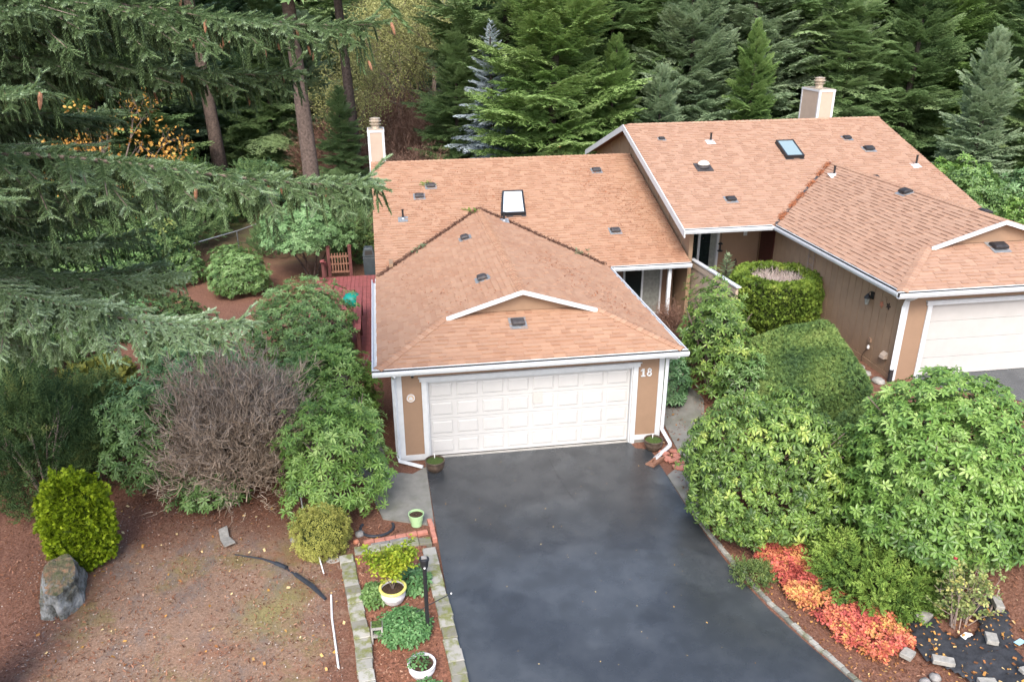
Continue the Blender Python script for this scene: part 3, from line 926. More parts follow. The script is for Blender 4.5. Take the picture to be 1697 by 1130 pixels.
# downspouts
downspout(H1, [(-1.22, -.45, 2.45), (-1.24, -.30, 2.36), (-1.245, -.06, 2.2), (-1.245, -.06, .22), (-1.22, -.12, .10), (-.70, -.42, .07)])
downspout(H1, [(5.30, -.46, 2.47), (5.28, -.36, 2.40), (5.19, -.07, 2.25), (5.18, -.06, .36), (5.22, -.12, .28), (5.30, -.36, .12), (5.27, -.42, .09), (4.74, -.92, .07)])
# roof furniture of house 18
mz = lambda x, y: (x, y, 2.597 + .3198 * (y - 6.19))
for x, y in ((0.0, 10.6), (.44, 11.24), (6.48, 11.88), (6.15, 8.03)): roof_vent(H1, mz(x, y))
vl = lambda x, y: (x, y, 2.597 + .3198 * (x + 1.58))
roof_vent(H1, vl(1.16, 6.92), nrm=(-.305, 0, .952)); roof_vent(H1, vl(1.18, 2.87), nrm=(-.305, 0, .952))
roof_vent(H1, (1.75, .84, 2.597 + .3198 * 1.24), sz=1.05)
vent_pipe(H1, mz(-.62, 9.25), .34); vent_pipe(H1, (2.62, 8.75, 2.597 + .3198 * (5.41 - 2.62)), .32)
skylight(H1, mz(2.62, 9.2), mz(3.38, 9.2), mz(3.52, 10.55), mz(2.9 - .04, 10.55), 'skylight_white')
chimney(H1, -1.62, -1.04, 13.75, 14.6, 0, 5.82)

# ---- house at the right
L2 = HC['h2']['W']
XW = 11.04
zb = 1.20
wl2 = part('wall', MB().box(XW + .03, XW + .15, .05, 7.9, zb - .3, 3.68), 'dark_siding', H2)
y = -.06
k = 0
while y < 7.8:
    y2 = min(y + .303, 7.85)
    me_b = MB().box(XW, XW + .03, y + .009, y2 - .009, zb + .16, 3.66, rnd.random())
    part('siding_board', me_b, 'tan_siding', H2)
    y = y2
part('base_trim', MB().box(XW - .02, XW + .03, -.06, 7.9, zb - .05, zb + .15), 'tan_siding', H2)
d2l, d2r = 11.765, 16.65
dz = TZ2
part('wall', MB().box(XW + .001, d2l, -.068, .05, zb - .2, 3.68).box(d2r, 17.35, -.068, .05, zb - .2, 3.68).box(d2l, d2r, -.068, .05, DH + dz, 3.68), w, H2)
part('corner_trim', MB().box(XW - .02, XW + .10, -.095, -.07, zb - .05, 3.66), 'white_paint', H2)
df = MB().box(d2l - .12, d2l, -.10, -.069, zb, DH + dz + .02).box(d2r, d2r + .12, -.10, -.069, zb, DH + dz + .02).box(d2l - .16, d2r + .16, -.12, -.069, DH + dz + .02, DH + dz + .11)
df.box(d2l - .19, d2r + .19, -.14, -.069, DH + dz + .11, DH + dz + .14).box(d2l, d2l + .03, -.068, .05, zb, DH + dz)
part('door_frame', df, 'white_paint', H2, bevel=.006)
g2 = part('garage_door', MB().box(d2l + .03, d2r, .05, .08, zb + .03, DH + dz), 'door_cream', H2)
for r_ in range(4):
    z0 = zb + .035 + r_ * .485
    part('door_section', MB().box(d2l + .035, d2r - .03, .03, .05, z0 + .004, z0 + .481), 'door_cream', g2, bevel=.006)
part('weather_strip', MB().box(d2l + .035, d2r - .03, .02, .05, zb + .02, zb + .036), 'dark_gap', g2)
part('wall', MB().box(17.23, 17.35, .05, 18, 1.0, 3.68).box(8.2, 17.3, 18, 18.12, 1, 4.0), 'tan_siding', H2)
# tall party wall with its gable, closing against the lower roof
yb = 6.55
pz = lambda y: 3.71 + .3198 * (y - 5.98) - .09
part('wall', MB().prism([(8.12, yb, .6), (8.12, 18.1, .6), (8.12, 18.1, 5.89 - .3198 * (18.1 - 12.79) - .09), (8.12, 12.79, 5.80), (8.12, yb, pz(yb))], (.12, 0, 0)), 'tan_siding', H2)
for yy in np.arange(7.2, 17.5, 1.22):
    zt = pz(yy) if yy < 12.79 else 5.8 - .3198 * (yy - 12.79)
    part('batten', MB().box(8.098, 8.119, yy, yy + .03, 2.5, zt - .04), 'tan_siding', H2)
# rake boards
xr = 7.69
def rake(p, q):
    p, q = np.array(p, float), np.array(q, float)
    part('bargeboard', MB().prism([p + (0, 0, -.20), q + (0, 0, -.20), q + (0, 0, .015), p + (0, 0, .015)], (-.035, 0, 0)), 'white_paint', H2)
rake((xr, 5.86, 3.67), (xr, 12.79, 5.885)); rake((xr, 12.792, 5.885), (xr, 18.3, 4.12))
# porch of the right-hand house
YP = 8.0
part('wall', MB().box(9.70, XW + .2, YP, YP + .12, .6, 4.1), 'tan_siding_plain', H2)
part('door', MB().box(XW - .045, XW - .004, 6.75, 7.65, zb, 3.3), 'maroon_door', H2)
sw = part('window', MB().box(8.24, 8.34, YP - .02, YP + .1, 1.3, 4.0).box(8.98, 9.06, YP - .02, YP + .1, 1.3, 4.0).box(9.62, 9.70, YP - .06, YP + .1, 1.2, 4.0)
          .box(8.34, 9.62, YP - .02, YP + .1, 1.2, 1.3).box(8.34, 9.62, YP - .02, YP + .1, 3.45, 3.5), 'white_paint', H2)
part('pane', MB().box(8.34, 8.98, YP + .03, YP + .04, 1.3, 3.45), 'window_glass', sw)
part('pane', MB().box(9.06, 9.42, YP + .03, YP + .04, 1.3, 3.45), 'window_glass', sw)
part('curtain', MB().box(9.42, 9.62, YP + .025, YP + .045, 1.3, 3.45), 'curtain', sw)
part('wall', MB().box(8.24, 9.62, YP + .02, YP + .1, 3.5, 4.1), 'tan_siding', H2)
part('switch_plate', MB().box(10.55, 10.67, YP - .02, YP, 2.85, 2.98), 'white_paint', H2)
# wall lamp, sockets
lm = part('wall_lamp', MB().box(XW - .03, XW - .001, 1.17, 1.29, 2.93, 3.12).tube([(XW - .02, 1.23, 3.08), (XW - .10, 1.23, 3.12), (XW - .14, 1.23, 3.05)], .012, 6)
          .lathe([(.015, .12), (.085, .03), (.09, 0), (.07, -.01)], (XW - .14, 1.23, 2.96), 12), 'black_metal', H2)
part('lamp_glass', MB().lathe([(.062, 0), (.045, -.15), (.02, -.17)], (XW - .14, 1.23, 2.948), 10), 'curtain', lm)
ob = part('outlet_box', MB().box(XW - .05, XW - .001, .94, 1.04, 1.83, 1.95), 'tan_siding_plain', H2)
part('plug', MB().lathe([(.03, 0), (.035, .05), (.02, .09)], (XW - .05, .97, 1.66), 10), 'white_plastic', ob)
part('cord', MB().tube([(XW - .04, .97, 1.66), (XW - .05, 1.12, 1.5), (XW - .05, 1.18, 1.35), (XW - .08, 1.1, 1.25)], .008, 5), 'brown_picket', ob)
part('wall_hood', MB().prism([(XW - .11, .20, 1.68), (XW - .001, .20, 1.68), (XW - .001, .20, 1.84), (XW - .09, .20, 1.76)], (0, .2, 0)), 'chimney_tan', H2)
dsp = downspout(H2, [(10.98, -.52, 3.60), (10.96, -.42, 3.52), (10.97, -.20, 3.40), (10.98, -.13, 3.2), (10.98, -.13, 1.5)])
part('drain_pipe', MB().tube([(10.98, -.13, 1.55), (10.97, -.14, 1.2)], .055, 8), 'black_plastic', dsp)
# roof furniture
m2 = lambda x, y: (x, y, 3.71 + .3198 * (y - 5.98))
g2l = lambda x, y: (x, y, 3.71 + .3198 * (x - 10.61))
nl = (-.305, 0, .952)
roof_vent(H2, m2(8.76, 11.6), sz=.7, mat='black_plastic'); roof_vent(H2, m2(9.73, 7.45), mat='black_plastic'); roof_vent(H2, m2(15.64, 11.2), mat='black_plastic', sz=.9)
roof_vent(H2, m2(16.03, 10.35), mat='black_plastic', sz=1.1); roof_vent(H2, m2(15.2, 8.43), mat='black_plastic', sz=.8)
roof_vent(H2, g2l(13.95, 4.85), nrm=nl, mat='black_plastic', sz=1.1); roof_vent(H2, (14.08, 1.0, 3.71 + .3198 * 1.47), mat='black_plastic', sz=1.2)
roof_vent(H2, (14.55, 2.3, 3.71 + .3198 * (17.77 - 14.55)), nrm=(.305, 0, .952), mat='black_plastic')
vent_pipe(H2, m2(10.46, 11.25), .34, base='white_paint'); vent_pipe(H2, g2l(13.58, 8.2), .34, base='white_paint'); vent_pipe(H2, m2(17.11, 9.1), .38, base='white_paint')
skylight(H2, m2(12.72, 9.9), m2(13.32, 9.9), m2(13.42, 11.0), m2(12.82, 11.0), 'skylight_clear')
p = np.array(m2(9.56, 9.5))
tb = part('tube_skylight', MB().obox(p + (0, 0, .03), (.28, 0, 0), (0, .26, .083), (0, -.004, .012)).lathe([(.20, 0), (.18, .10)], p + (0, 0, .02), 20), 'vent_grey', H2)
part('dome', MB().lathe([(.195, 0), (.20, .03), (.17, .08), (.11, .12), (.04, .14)], p + (0, 0, .12), 20), 'dome_white', tb, smooth=True)
chimney(H2, 15.28, 15.90, 12.9, 14.25, 1.0, 6.93)
# metal valley on the right-hand roof
va, vb = np.array((10.61, 5.98, 3.71)), np.array((14.19, 9.56, 4.856))
d = (vb - va) / np.linalg.norm(vb - va)
mbv = MB()
nside = [np.array((-1, 0, 0.)), np.array((0, -1, 0.))]
aL, aR = np.array((-.06, .0, 0.)), np.array((.0, -.06, -.0))
mbv.add([va + (0, 0, .03) + aL, va + (0, 0, .024), va + (.0, -.06, .03), vb + (0, 0, .03) + aL, vb + (0, 0, .024), vb + (0, -.06, .03)], [(0, 1, 4, 3), (1, 2, 5, 4)])
part('valley_flashing', mbv, 'vent_grey', H2)

# beige fence running forward between the two entries
fn = thing('fence', 'beige board fence with a white cap between the two entries', 'fence', (8.35, 5.4, 0))
ys = np.linspace(6.75, 3.3, 14)
ztop = lambda y: 2.50 + (6.7 - y) * .06
for y0, y1 in zip(ys, ys[1:]):
    part('fence_board', MB().hexa([(8.32, y1 + .006, .4), (8.36, y1 + .006, .4), (8.36, y0 - .006, .4), (8.32, y0 - .006, .4), (8.32, y1 + .006, ztop(y1)), (8.36, y1 + .006, ztop(y1)), (8.36, y0 - .006, ztop(y0)), (8.32, y0 - .006, ztop(y0))]), 'beige_siding', fn)
part('fence_rail', MB().bar((8.30, 6.75, ztop(6.75) - .14), (8.30, 3.3, ztop(3.3) - .14), .035, .12), 'beige_siding', fn)
part('fence_cap', MB().bar((8.34, 6.78, ztop(6.75) + .02), (8.34, 3.25, ztop(3.3) + .02), .14, .035), 'white_paint', fn)
# ------------------------------------------------------------ foliage templates
def leaf_geo(L, Wd, el, droop, az, z0=0., fold=.18, twist=0.):
    ts = (0, .32, .72, 1.0); ws = (.12, .92, .85, .0)
    pts, r_, z = [], 0.012, z0
    last = 0
    for t in ts:
        e = el - droop * (t + last) / 2
        r_ += math.cos(e) * L * (t - last); z += math.sin(e) * L * (t - last); last = t
        pts.append((r_, z))
    V, T = [], []
    for (rr, zz), w_ in zip(pts, ws):
        hw = w_ * Wd / 2
        if w_ == 0:
            V.append((rr, 0, zz)); T.append(.05)
        else:
            V += [(rr, -hw, zz + hw * fold), (rr, 0, zz - hw * fold), (rr, hw, zz + hw * fold)]; T += [-.02, .10, -.02]
    F = []
    for i in range(2):
        a, b = i * 3, i * 3 + 3
        F += [(a, a + 1, b + 1), (a, b + 1, b), (a + 1, a + 2, b + 2), (a + 1, b + 2, b + 1)]
    F += [(6, 7, 9), (7, 8, 9)]
    V = np.array(V); c, s_ = math.cos(az), math.sin(az)
    return V @ np.array([[c, s_, 0], [-s_, c, 0], [0, 0, 1]]), np.array(F), np.array(T)
def cat(parts_):
    V, F, T, n = [], [], [], 0
    for v, f, t in parts_:
        V.append(v); F.append(f + n); T.append(t); n += len(v)
    return np.concatenate(V), np.concatenate(F), np.concatenate(T)
def whorl(L=.13, Wd=.042, el=.3, droop=.6, n=7, seed=0, bud=True):
    r_ = random.Random(seed); ps = []
    for k in range(n):
        v, f, t = leaf_geo(L * r_.uniform(.8, 1.08), Wd * r_.uniform(.85, 1.15), el + r_.uniform(-.2, .2), droop * r_.uniform(.7, 1.3), 2 * math.pi * (k + r_.uniform(-.25, .25)) / n)
        ps.append((v, f, t + r_.uniform(-.12, .12)))
    for k in range(2):
        v, f, t = leaf_geo(L * .55, Wd * .7, el + .5, .3, r_.uniform(0, 6.3), .01)
        ps.append((v, f, t + .12))
    if bud:
        ps.append((np.array([(-.006, -.004, 0), (.006, -.004, 0), (0, .008, 0), (0, 0, .028)]), np.array([(0, 1, 3), (1, 2, 3), (2, 0, 3)]), np.full(4, .45)))
    return cat(ps)
def dome_pts(n, c, rx, ry, h, z0, lump=.12, lf=1.6, lowcut=-.35, seed=0.):
    """even points on a lumpy dome: position, outward normal"""
    i = np.arange(n) + .5
    zc = 1 - i / n * (1 - lowcut)
    th = i * 2.399963 + seed
    rr = np.sqrt(np.maximum(0, 1 - zc ** 2))
    D = np.stack([rr * np.cos(th), rr * np.sin(th), zc], 1)
    D += rng.normal(scale=.045, size=D.shape); D /= np.linalg.norm(D, axis=1, keepdims=True)
    lumpv = np.array([noise.noise(Vector(d * lf * 1.5) + Vector((seed, c[0], c[1]))) + .5 * noise.noise(Vector(d * lf * 3.5) + Vector((seed, 5, 1))) for d in D])
    f = 1 + lump * lumpv * 1.8
    zc0 = z0 + .42 * h
    P = D * f[:, None] * np.array([rx, ry, .58 * h]) + np.array([c[0], c[1], zc0])
    N = D / np.array([rx, ry, .58 * h]); N /= np.linalg.norm(N, axis=1, keepdims=True)
    return P, N, f
CAMD = lambda P: np.linalg.norm(P - CAM, axis=1)
def stems(c, z0, r_, h, n=7, rad=.03, spread=.55, seed=1):
    rr = random.Random(seed); mb = MB()
    for k in range(n):
        a = 2 * math.pi * k / n + rr.uniform(-.3, .3)
        p0 = np.array((c[0] + .08 * math.cos(a), c[1] + .08 * math.sin(a), z0 - .03))
        p1 = p0 + (math.cos(a) * r_ * .25, math.sin(a) * r_ * .25, h * .35)
        p2 = p0 + (math.cos(a) * r_ * spread, math.sin(a) * r_ * spread, h * rr.uniform(.6, .75))
        mb.tube([p0, p1, p2], [rad, rad * .75, rad * .4], 6)
        for j in range(4):
            b = a + rr.uniform(-1, 1); s_ = p1 + (p2 - p1) * rr.uniform(.1, .9)
            mb.tube([s_, s_ + (math.cos(b) * r_ * .3, math.sin(b) * r_ * .3, h * rr.uniform(.05, .25))], [rad * .45, rad * .2], 5)
    return mb
def rhodo(label, c, z0, rx, ry, h, mat, L=.13, Wd=.042, el=.3, droop=.6, dens=1., nparts=0, upbias=.5, seed=0, lump=.14, name='rhododendron_bush',
          lowcut=-.45, nl=7, ang=None, stem=True, group=None):
    root = thing(name, label, 'bush', (c[0], c[1], z0), group)
    sp = L * 1.02
    area = 2 * math.pi * ((rx * ry + (rx + ry) / 2 * h * .58) / 2) * (1.2)
    n = int(area / (sp * sp) * dens)
    P, N, f = dome_pts(n, (c[0], c[1]), rx, ry, h, z0, lump, 1.6, lowcut, seed)
    if ang is not None:
        pass
    inn = rng.random(n) < .0
    P2, N2, f2 = dome_pts(int(n * .8), (c[0], c[1]), rx * .84, ry * .84, h * .86, z0, lump, 1.6, lowcut, seed)
    jit = rng.uniform(-.10, .02, size=n)[:, None] * N * (h ** .5)
    P = P + jit
    P = np.concatenate([P, P2]); N = np.concatenate([N, N2])
    keep = P[:, 2] > z0 + .06
    P, N = P[keep], N[keep]
    A = N * (1 - upbias) + np.array([0, 0, upbias]) + rng.normal(scale=.22, size=N.shape)
    gap = np.array([noise.noise(Vector(p) * 2.3 + Vector((seed, 0, 0))) for p in P])
    ok = (gap > -.33) | (rng.random(len(P)) < .35) | (np.arange(len(P)) > int(keep[:n].sum()))
    n_out = int(ok[:int(keep[:n].sum())].sum())
    P, N, A = P[ok], N[ok], A[ok]
    sc = rng.uniform(.62, 1.25, len(P))
    M = basis_z(A, sc)
    W_ = [whorl(L, Wd, el, droop, nl, seed * 10 + k) for k in range(4)]
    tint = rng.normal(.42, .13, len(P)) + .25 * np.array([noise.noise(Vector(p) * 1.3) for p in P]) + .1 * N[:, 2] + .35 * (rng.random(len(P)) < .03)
    kind = rng.integers(0, 4, len(P))
    chosen = np.zeros(len(P), bool)
    if nparts:
        order = np.argsort(CAMD(P[:n_out]))
        facing = ((CAM - P) * N).sum(1) > 0
        order = [i for i in order if facing[i]][:nparts]
        chosen[order] = True
        mes = {}
        for i in order:
            b = int(np.clip(round((tint[i] + .1) * 5), 0, 6))
            key = (kind[i], b)
            if key not in mes:
                v, f_, t = W_[kind[i]]
                mes[key] = mesh_np('leaf_whorl', v, [f_], t + b / 5 - .1, mat)
            Mm = np.eye(4); Mm[:3, :3] = M[i]; Mm[:3, 3] = P[i]
            piece('leaf_whorl', mes[key], root, Mm)
    mb = MB()
    for k in range(4):
        s_ = (kind == k) & ~chosen
        if s_.sum():
            v, f_, t = W_[k]
            mb.addnp(*scatter(v, f_, t, P[s_], M[s_], tint[s_]))
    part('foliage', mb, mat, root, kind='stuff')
    if stem:
        part('stem', stems(c, z0, (rx + ry) / 2, h, 7, .028 * max(1, h / 2), seed=seed), 'bark_grey', root)
    return root

# --- bushes. numbers are metres in the place
R1 = rhodo('big round rhododendron with drooping leaves beside the lower right driveway edge', (6.05, -3.68), 0.02, 1.66, 1.66, 2.85, 'leaf_rhodo_yellow', L=.14, Wd=.046, el=-.15, droop=1.0, dens=1.35, nparts=298, upbias=.42, seed=1, lump=.07)
R2 = rhodo('largest bright green rhododendron in the lower right corner', (8.55, -5.45), .55, 1.68, 1.8, 3.35, 'leaf_rhodo_bright', L=.125, Wd=.048, el=.12, droop=.7, dens=1.4, nparts=298, upbias=.5, seed=2, lump=.07)
R3 = rhodo('tall loose rhododendron on the bank between the two houses', (7.35, 2.2), .12, .80, 1.25, 3.1, 'leaf_rhodo_yellow', L=.15, Wd=.045, el=.35, droop=.5, dens=.95, nparts=250, seed=3, lump=.3)
rhodo('lower rhododendron in front of the trimmed hedge, above the concrete path', (7.75, 1.0), .2, .65, .8, 1.5, 'leaf_rhodo', L=.15, Wd=.045, el=.3, droop=.6, dens=.9, nparts=100, seed=33, lump=.3)
rhodo('rhododendron by the beige fence between the entries', (8.0, 3.7), .5, .75, .9, 1.9, 'leaf_rhodo_yellow', L=.14, Wd=.042, dens=.95, nparts=120, seed=34, lump=.25)
L3 = rhodo('bright green rhododendron next to the left garage corner and gutter outlet', (-2.55, -1.6), 0, 1.15, 1.25, 2.6, 'leaf_rhodo_bright', L=.135, Wd=.038, el=.3, droop=.7, dens=1.1, nparts=298, seed=4, lump=.2)
L2b = rhodo('middle rhododendron of the row along the red deck', (-2.75, 1.85), 0, 1.15, 1.3, 2.35, 'leaf_rhodo_bright', L=.135, Wd=.038, el=.3, droop=.6, dens=1.0, nparts=200, seed=5, lump=.2)
L1 = rhodo('wide rhododendron overhanging the front half of the red deck', (-3.75, 5.9), 0, 1.55, 1.7, 2.7, 'leaf_rhodo', L=.135, Wd=.04, el=.3, droop=.6, dens=1.0, nparts=200, seed=6, lump=.18)
rhodo('rhododendron squeezed between the bare shrub and the deck row', (-3.55, 1.9), 0, .9, 1.2, 2.1, 'leaf_rhodo', L=.13, Wd=.038, dens=.9, nparts=60, seed=7)
L0 = rhodo('leafy rhododendron on the left flank of the bare grey shrub', (-6.75, .05), 0, .95, 1.0, 2.5, 'leaf_rhodo', L=.135, Wd=.042, el=.1, droop=.7, dens=1.0, nparts=200, seed=8, lump=.25)
rhodo('low rhododendron sprouting green under the bare grey shrub', (-5.3, -1.15), 0, .75, .5, .8, 'leaf_rhodo', L=.12, Wd=.038, dens=.8, nparts=40, seed=9, lump=.3)
rhodo('pale green rhododendron reaching behind the bare grey shrub', (-6.2, 3.3), 0, 1.5, 1.2, 2.2, 'leaf_pale', L=.14, Wd=.038, el=.3, droop=.5, dens=.95, nparts=120, seed=10, lump=.2)
rhodo('glossy rhododendron under the right eave of the garage by the downspout', (6.1, 1.9), 0, .48, .55, 1.45, 'leaf_rhodo_blue', L=.14, Wd=.04, el=.2, droop=.6, dens=1.1, nparts=80, seed=12)
rhodo('dark green shrub in front of the recessed entry window', (6.35, 5.6), 0, .55, .6, 1.4, 'leaf_rhodo', L=.11, Wd=.035, dens=1., nparts=60, seed=13)
rhodo('round compact rhododendron in front of the chain link fence', (-6.79, 13.5), 0, 1.1, 1.1, 1.65, 'leaf_rhodo', L=.13, Wd=.042, dens=1.05, nparts=60, seed=14)
um = rhodo('umbrella-shaped tree rhododendron on bare stems beyond the deck', (-4.2, 15.0), .75, 1.85, 1.8, 2.35, 'leaf_pale', L=.14, Wd=.045, el=.2, droop=.6, dens=1.1, nparts=120, seed=15, lowcut=-.15, stem=False)
part('stem', stems((-4.2, 14.9), 0, 1.5, 2.3, 6, .05, seed=3), 'bark', um)
rhodo('bright leafy shrub in the gap under the left conifer branches', (-10.0, 9.7), 0, 1.0, .9, 1.3, 'leaf_pale', L=.15, Wd=.06, dens=.8, nparts=40, seed=16, lump=.3)

# dense clipped / scaly plants -----------------------------------------------
def fan(n=5, L=.1, Wd=.016, spread=1.0, curl=.2, seed=0, zup=.0):
    """flat spray of narrow blades fanning round +z"""
    r_ = random.Random(seed); V, F, T = [], [], []
    for k in range(n):
        a = (k / (n - 1) - .5) * 2 * spread if n > 1 else 0
        a += r_.uniform(-.12, .12); l = L * r_.uniform(.65, 1.1) * (1 - .25 * abs(a) / max(spread, .01))
        d = np.array((math.sin(a), r_.uniform(-.25, .25) + curl, math.cos(a))); d /= np.linalg.norm(d)
        s_ = np.cross(d, (0, 1, 0)); s_ /= np.linalg.norm(s_)
        b = len(V)
        V += [s_ * Wd * .35, -s_ * Wd * .35, d * l * .55 + s_ * Wd * .5 + (0, .004, 0), d * l * .55 - s_ * Wd * .5 + (0, .004, 0), d * l + (0, -curl * l * .3, 0)]
        F += [(b, b + 1, b + 3), (b, b + 3, b + 2), (b + 2, b + 3, b + 4)]
        t = r_.uniform(-.1, .1); T += [t - .1, t - .1, t, t, t + .1]
    return np.array(V), np.array(F), np.array(T)
def cover(root, P, N, mat, tmpl, sc=(.8, 1.2), upb=.3, tn=.13, nf=1.3, na=.3, base=.45, name='foliage', jit=.02, wob=.35):
    P = P + rng.normal(scale=jit, size=P.shape)
    A = N * (1 - upb) + np.array([0, 0, upb]) + rng.normal(scale=wob, size=N.shape)
    M = basis_z(A, rng.uniform(*sc, len(P)))
    tint = rng.normal(base, tn, len(P)) + na * np.array([noise.noise(Vector(p) * nf) for p in P])
    mb = MB(); kind = rng.integers(0, len(tmpl), len(P))
    for k, (v, f, t) in enumerate(tmpl):
        q = kind == k
        if q.sum(): mb.addnp(*scatter(v, f, t, P[q], M[q], tint[q]))
    return part(name, mb, mat, root, kind='stuff')
def blob(c, rx, ry, h, z0, k=.9, n=24):  # solid core added inside a bush so the foliage is not see-through
    mb = MB(); V, F = [], []
    for i in range(9):
        ph = -.5 + i / 8 * (math.pi / 2 + .5)
        for j in range(n):
            th = 2 * math.pi * j / n
            V.append((c[0] + rx * k * math.cos(ph) * math.cos(th), c[1] + ry * k * math.cos(ph) * math.sin(th), z0 + .42 * h + .58 * h * k * math.sin(ph)))
    for i in range(8):
        for j in range(n): F.append((i * n + j, i * n + (j + 1) % n, (i + 1) * n + (j + 1) % n, (i + 1) * n + j))
    return mb.add(V, F)
# lime arborvitae on the left
t = thing('arborvitae_bush', 'lime green egg-shaped arborvitae behind the boulder', 'bush', (-7.42, -2.72, 0))
P, N, f = dome_pts(8000, (-7.42, -2.72), .58, .58, 1.85, 0, .16, 2.6, -.72, 3.)
cover(t, P, N, 'arbor_lime', [fan(6, .085, .018, .8, .1, s_) for s_ in range(3)], upb=.45, nf=5, na=.5, tn=.16)
P, N, f = dome_pts(1500, (-7.42, -2.72), .51, .51, 1.68, 0, .13, 2.6, -.72, 3.)
cover(t, P, N, 'arbor_lime', [fan(5, .11, .03, .7, .1, s_) for s_ in range(3)], upb=.3, nf=4, na=.3, base=.15, name='inner_foliage')
part('inner_core', blob((-7.42, -2.72), .58, .58, 1.85, 0, .88), 'lime_core', t)
# small yellowish shrub
t = thing('yellow_shrub', 'small round yellow-green shrub at the head of the block planter', 'bush', (-2.84, -3.13, 0))
P, N, f = dome_pts(1500, (-2.84, -3.13), .52, .52, .9, 0, .12, 2.5, -.7, 8.)
cover(t, P, N, 'yellow_shrub', [whorl(.05, .017, .5, .3, 5, s_, False) for s_ in range(3)], upb=.3, jit=.03)
part('inner_core', blob((-2.84, -3.13), .52, .52, .9, 0, .8), 'hedge_core', t)
# globe hedge
t = thing('globe_hedge', 'clipped grey-green globe shrub behind the bare shrub on the left', 'bush', (-7.85, 6.94, 0))
P, N, f = dome_pts(3000, (-7.85, 6.94), .9, .85, 1.5, 0, .06, 2, -.7, 8.)
cover(t, P, N, 'leaf_pale', [fan(5, .08, .022, .9, .1, s_) for s_ in range(3)], upb=.2, base=.3)
part('inner_core', blob((-7.85, 6.94), .9, .85, 1.5, 0, .9), 'hedge_core', t)
# dark spreading conifer
t = thing('spreading_shrub', 'dark green shrub with tiered flat sprays in the shade at left', 'bush', (-9.3, 4.8, 0))
P, N, f = dome_pts(500, (-9.3, 4.8), .8, .7, 1.0, 0, .3, 2, -.5, 2.)
cover(t, P, N, 'yellow_shrub', [fan(7, .22, .05, 1.1, .1, s_) for s_ in range(3)], upb=.1, base=.12)
part('inner_core', blob((-9.3, 4.8), .8, .7, 1.0, 0, .75), 'hedge_core', t)

# cylinder hedge with cut-out top
cx, cy, z0, rad, ht = 10.0, 4.35, 1.1, 1.28, 1.45
t = thing('round_hedge', 'drum-shaped clipped hedge with a bare twiggy top beside the grooved wall', 'hedge', (cx, cy, z0))
n = 7500; th = rng.uniform(0, 2 * math.pi, n); zz = rng.uniform(0, 1, n)
lum = np.array([noise.noise(Vector((math.cos(a) * 2.2, math.sin(a) * 2.2, z * 2.2))) for a, z in zip(th, zz)])
rr_ = rad * (1 + .07 * lum) * (1 - .12 * np.maximum(0, zz - .82) / .18) * (1 - .10 * np.maximum(0, .25 - zz) / .25)
P = np.stack([cx + rr_ * np.cos(th), cy + rr_ * np.sin(th), z0 + .08 + zz * ht], 1)
N = np.stack([np.cos(th), np.sin(th), np.full(n, .1)], 1)
n2 = 2600; th2 = rng.uniform(0, 2 * math.pi, n2); r3 = rad * rng.uniform(.62, .96, n2)
top = z0 + .08 + ht - .05 + .10 * np.sin((r3 / rad - .62) / .34 * math.pi) + .06 * np.array([noise.noise(Vector((math.cos(a) * 3, math.sin(a) * 3, r))) for a, r in zip(th2, r3)])
P2 = np.stack([cx + r3 * np.cos(th2), cy + r3 * np.sin(th2), top], 1); N2 = np.tile([0, 0, 1.], (n2, 1))
fans = [fan(6, .10, .026, .8, .15, s_) for s_ in range(4)]
cover(t, np.concatenate([P, P2]), np.concatenate([N, N2]), 'hedge_green', fans, upb=.35, nf=3.2, na=.55, jit=.03)
part('inner_core', MB().lathe([(rad * .86, 0), (rad * .9, ht * .8), (rad * .84, ht * .96), (rad * .6, ht * .96), (rad * .5, ht * .86), (.02, ht * .84)], (cx, cy, z0), 30, caps=False), 'hedge_core', t)  # solid dark drum added to close the view through the hedge
def twigs(n, base, dirf, L, w, tintm=.5, seg=2):
    """n crooked 3-sided twigs from base(k) in direction dirf(k)"""
    B = base; D = dirf / np.linalg.norm(dirf, axis=1, keepdims=True)
    side = rng.normal(size=D.shape); side -= D * (side * D).sum(1, keepdims=True); side /= np.linalg.norm(side, axis=1, keepdims=True)
    oth = np.cross(D, side)
    L = np.asarray(L).reshape(-1, 1) * np.ones((len(B), 1)); w = np.asarray(w).reshape(-1, 1) * np.ones((len(B), 1))
    mid = B + D * L * .5 + rng.normal(scale=.09, size=B.shape) * L
    end = B + D * L + rng.normal(scale=.14, size=B.shape) * L
    V = np.stack([B + side * w, B - side * w * .5 + oth * w * .87, B - side * w * .5 - oth * w * .87,
                  mid + side * w * .7, mid - side * w * .35 + oth * w * .6, mid - side * w * .35 - oth * w * .6, end], 1)
    F = np.array([(0, 1, 4), (0, 4, 3), (1, 2, 5), (1, 5, 4), (2, 0, 3), (2, 3, 5), (3, 4, 6), (4, 5, 6), (5, 3, 6)])
    k = len(B)
    T = np.repeat(rng.normal(tintm, .16, k), 7)
    return V.reshape(-1, 3), (F[None] + (np.arange(k) * 7)[:, None, None]).reshape(-1, 3), T, end
n = 1900; a = rng.uniform(0, 6.283, n); r_ = rad * .74 * np.sqrt(rng.random(n))
B = np.stack([cx + r_ * np.cos(a), cy + r_ * np.sin(a), np.full(n, z0 + ht * .82)], 1)
V, F, T, E_ = twigs(n, B, np.stack([rng.normal(scale=.35, size=n), rng.normal(scale=.35, size=n), np.ones(n)], 1), rng.uniform(.16, .46, n), .012)
part('twigs', MB().addnp(V, F, T), 'cut_twig', t, kind='stuff')

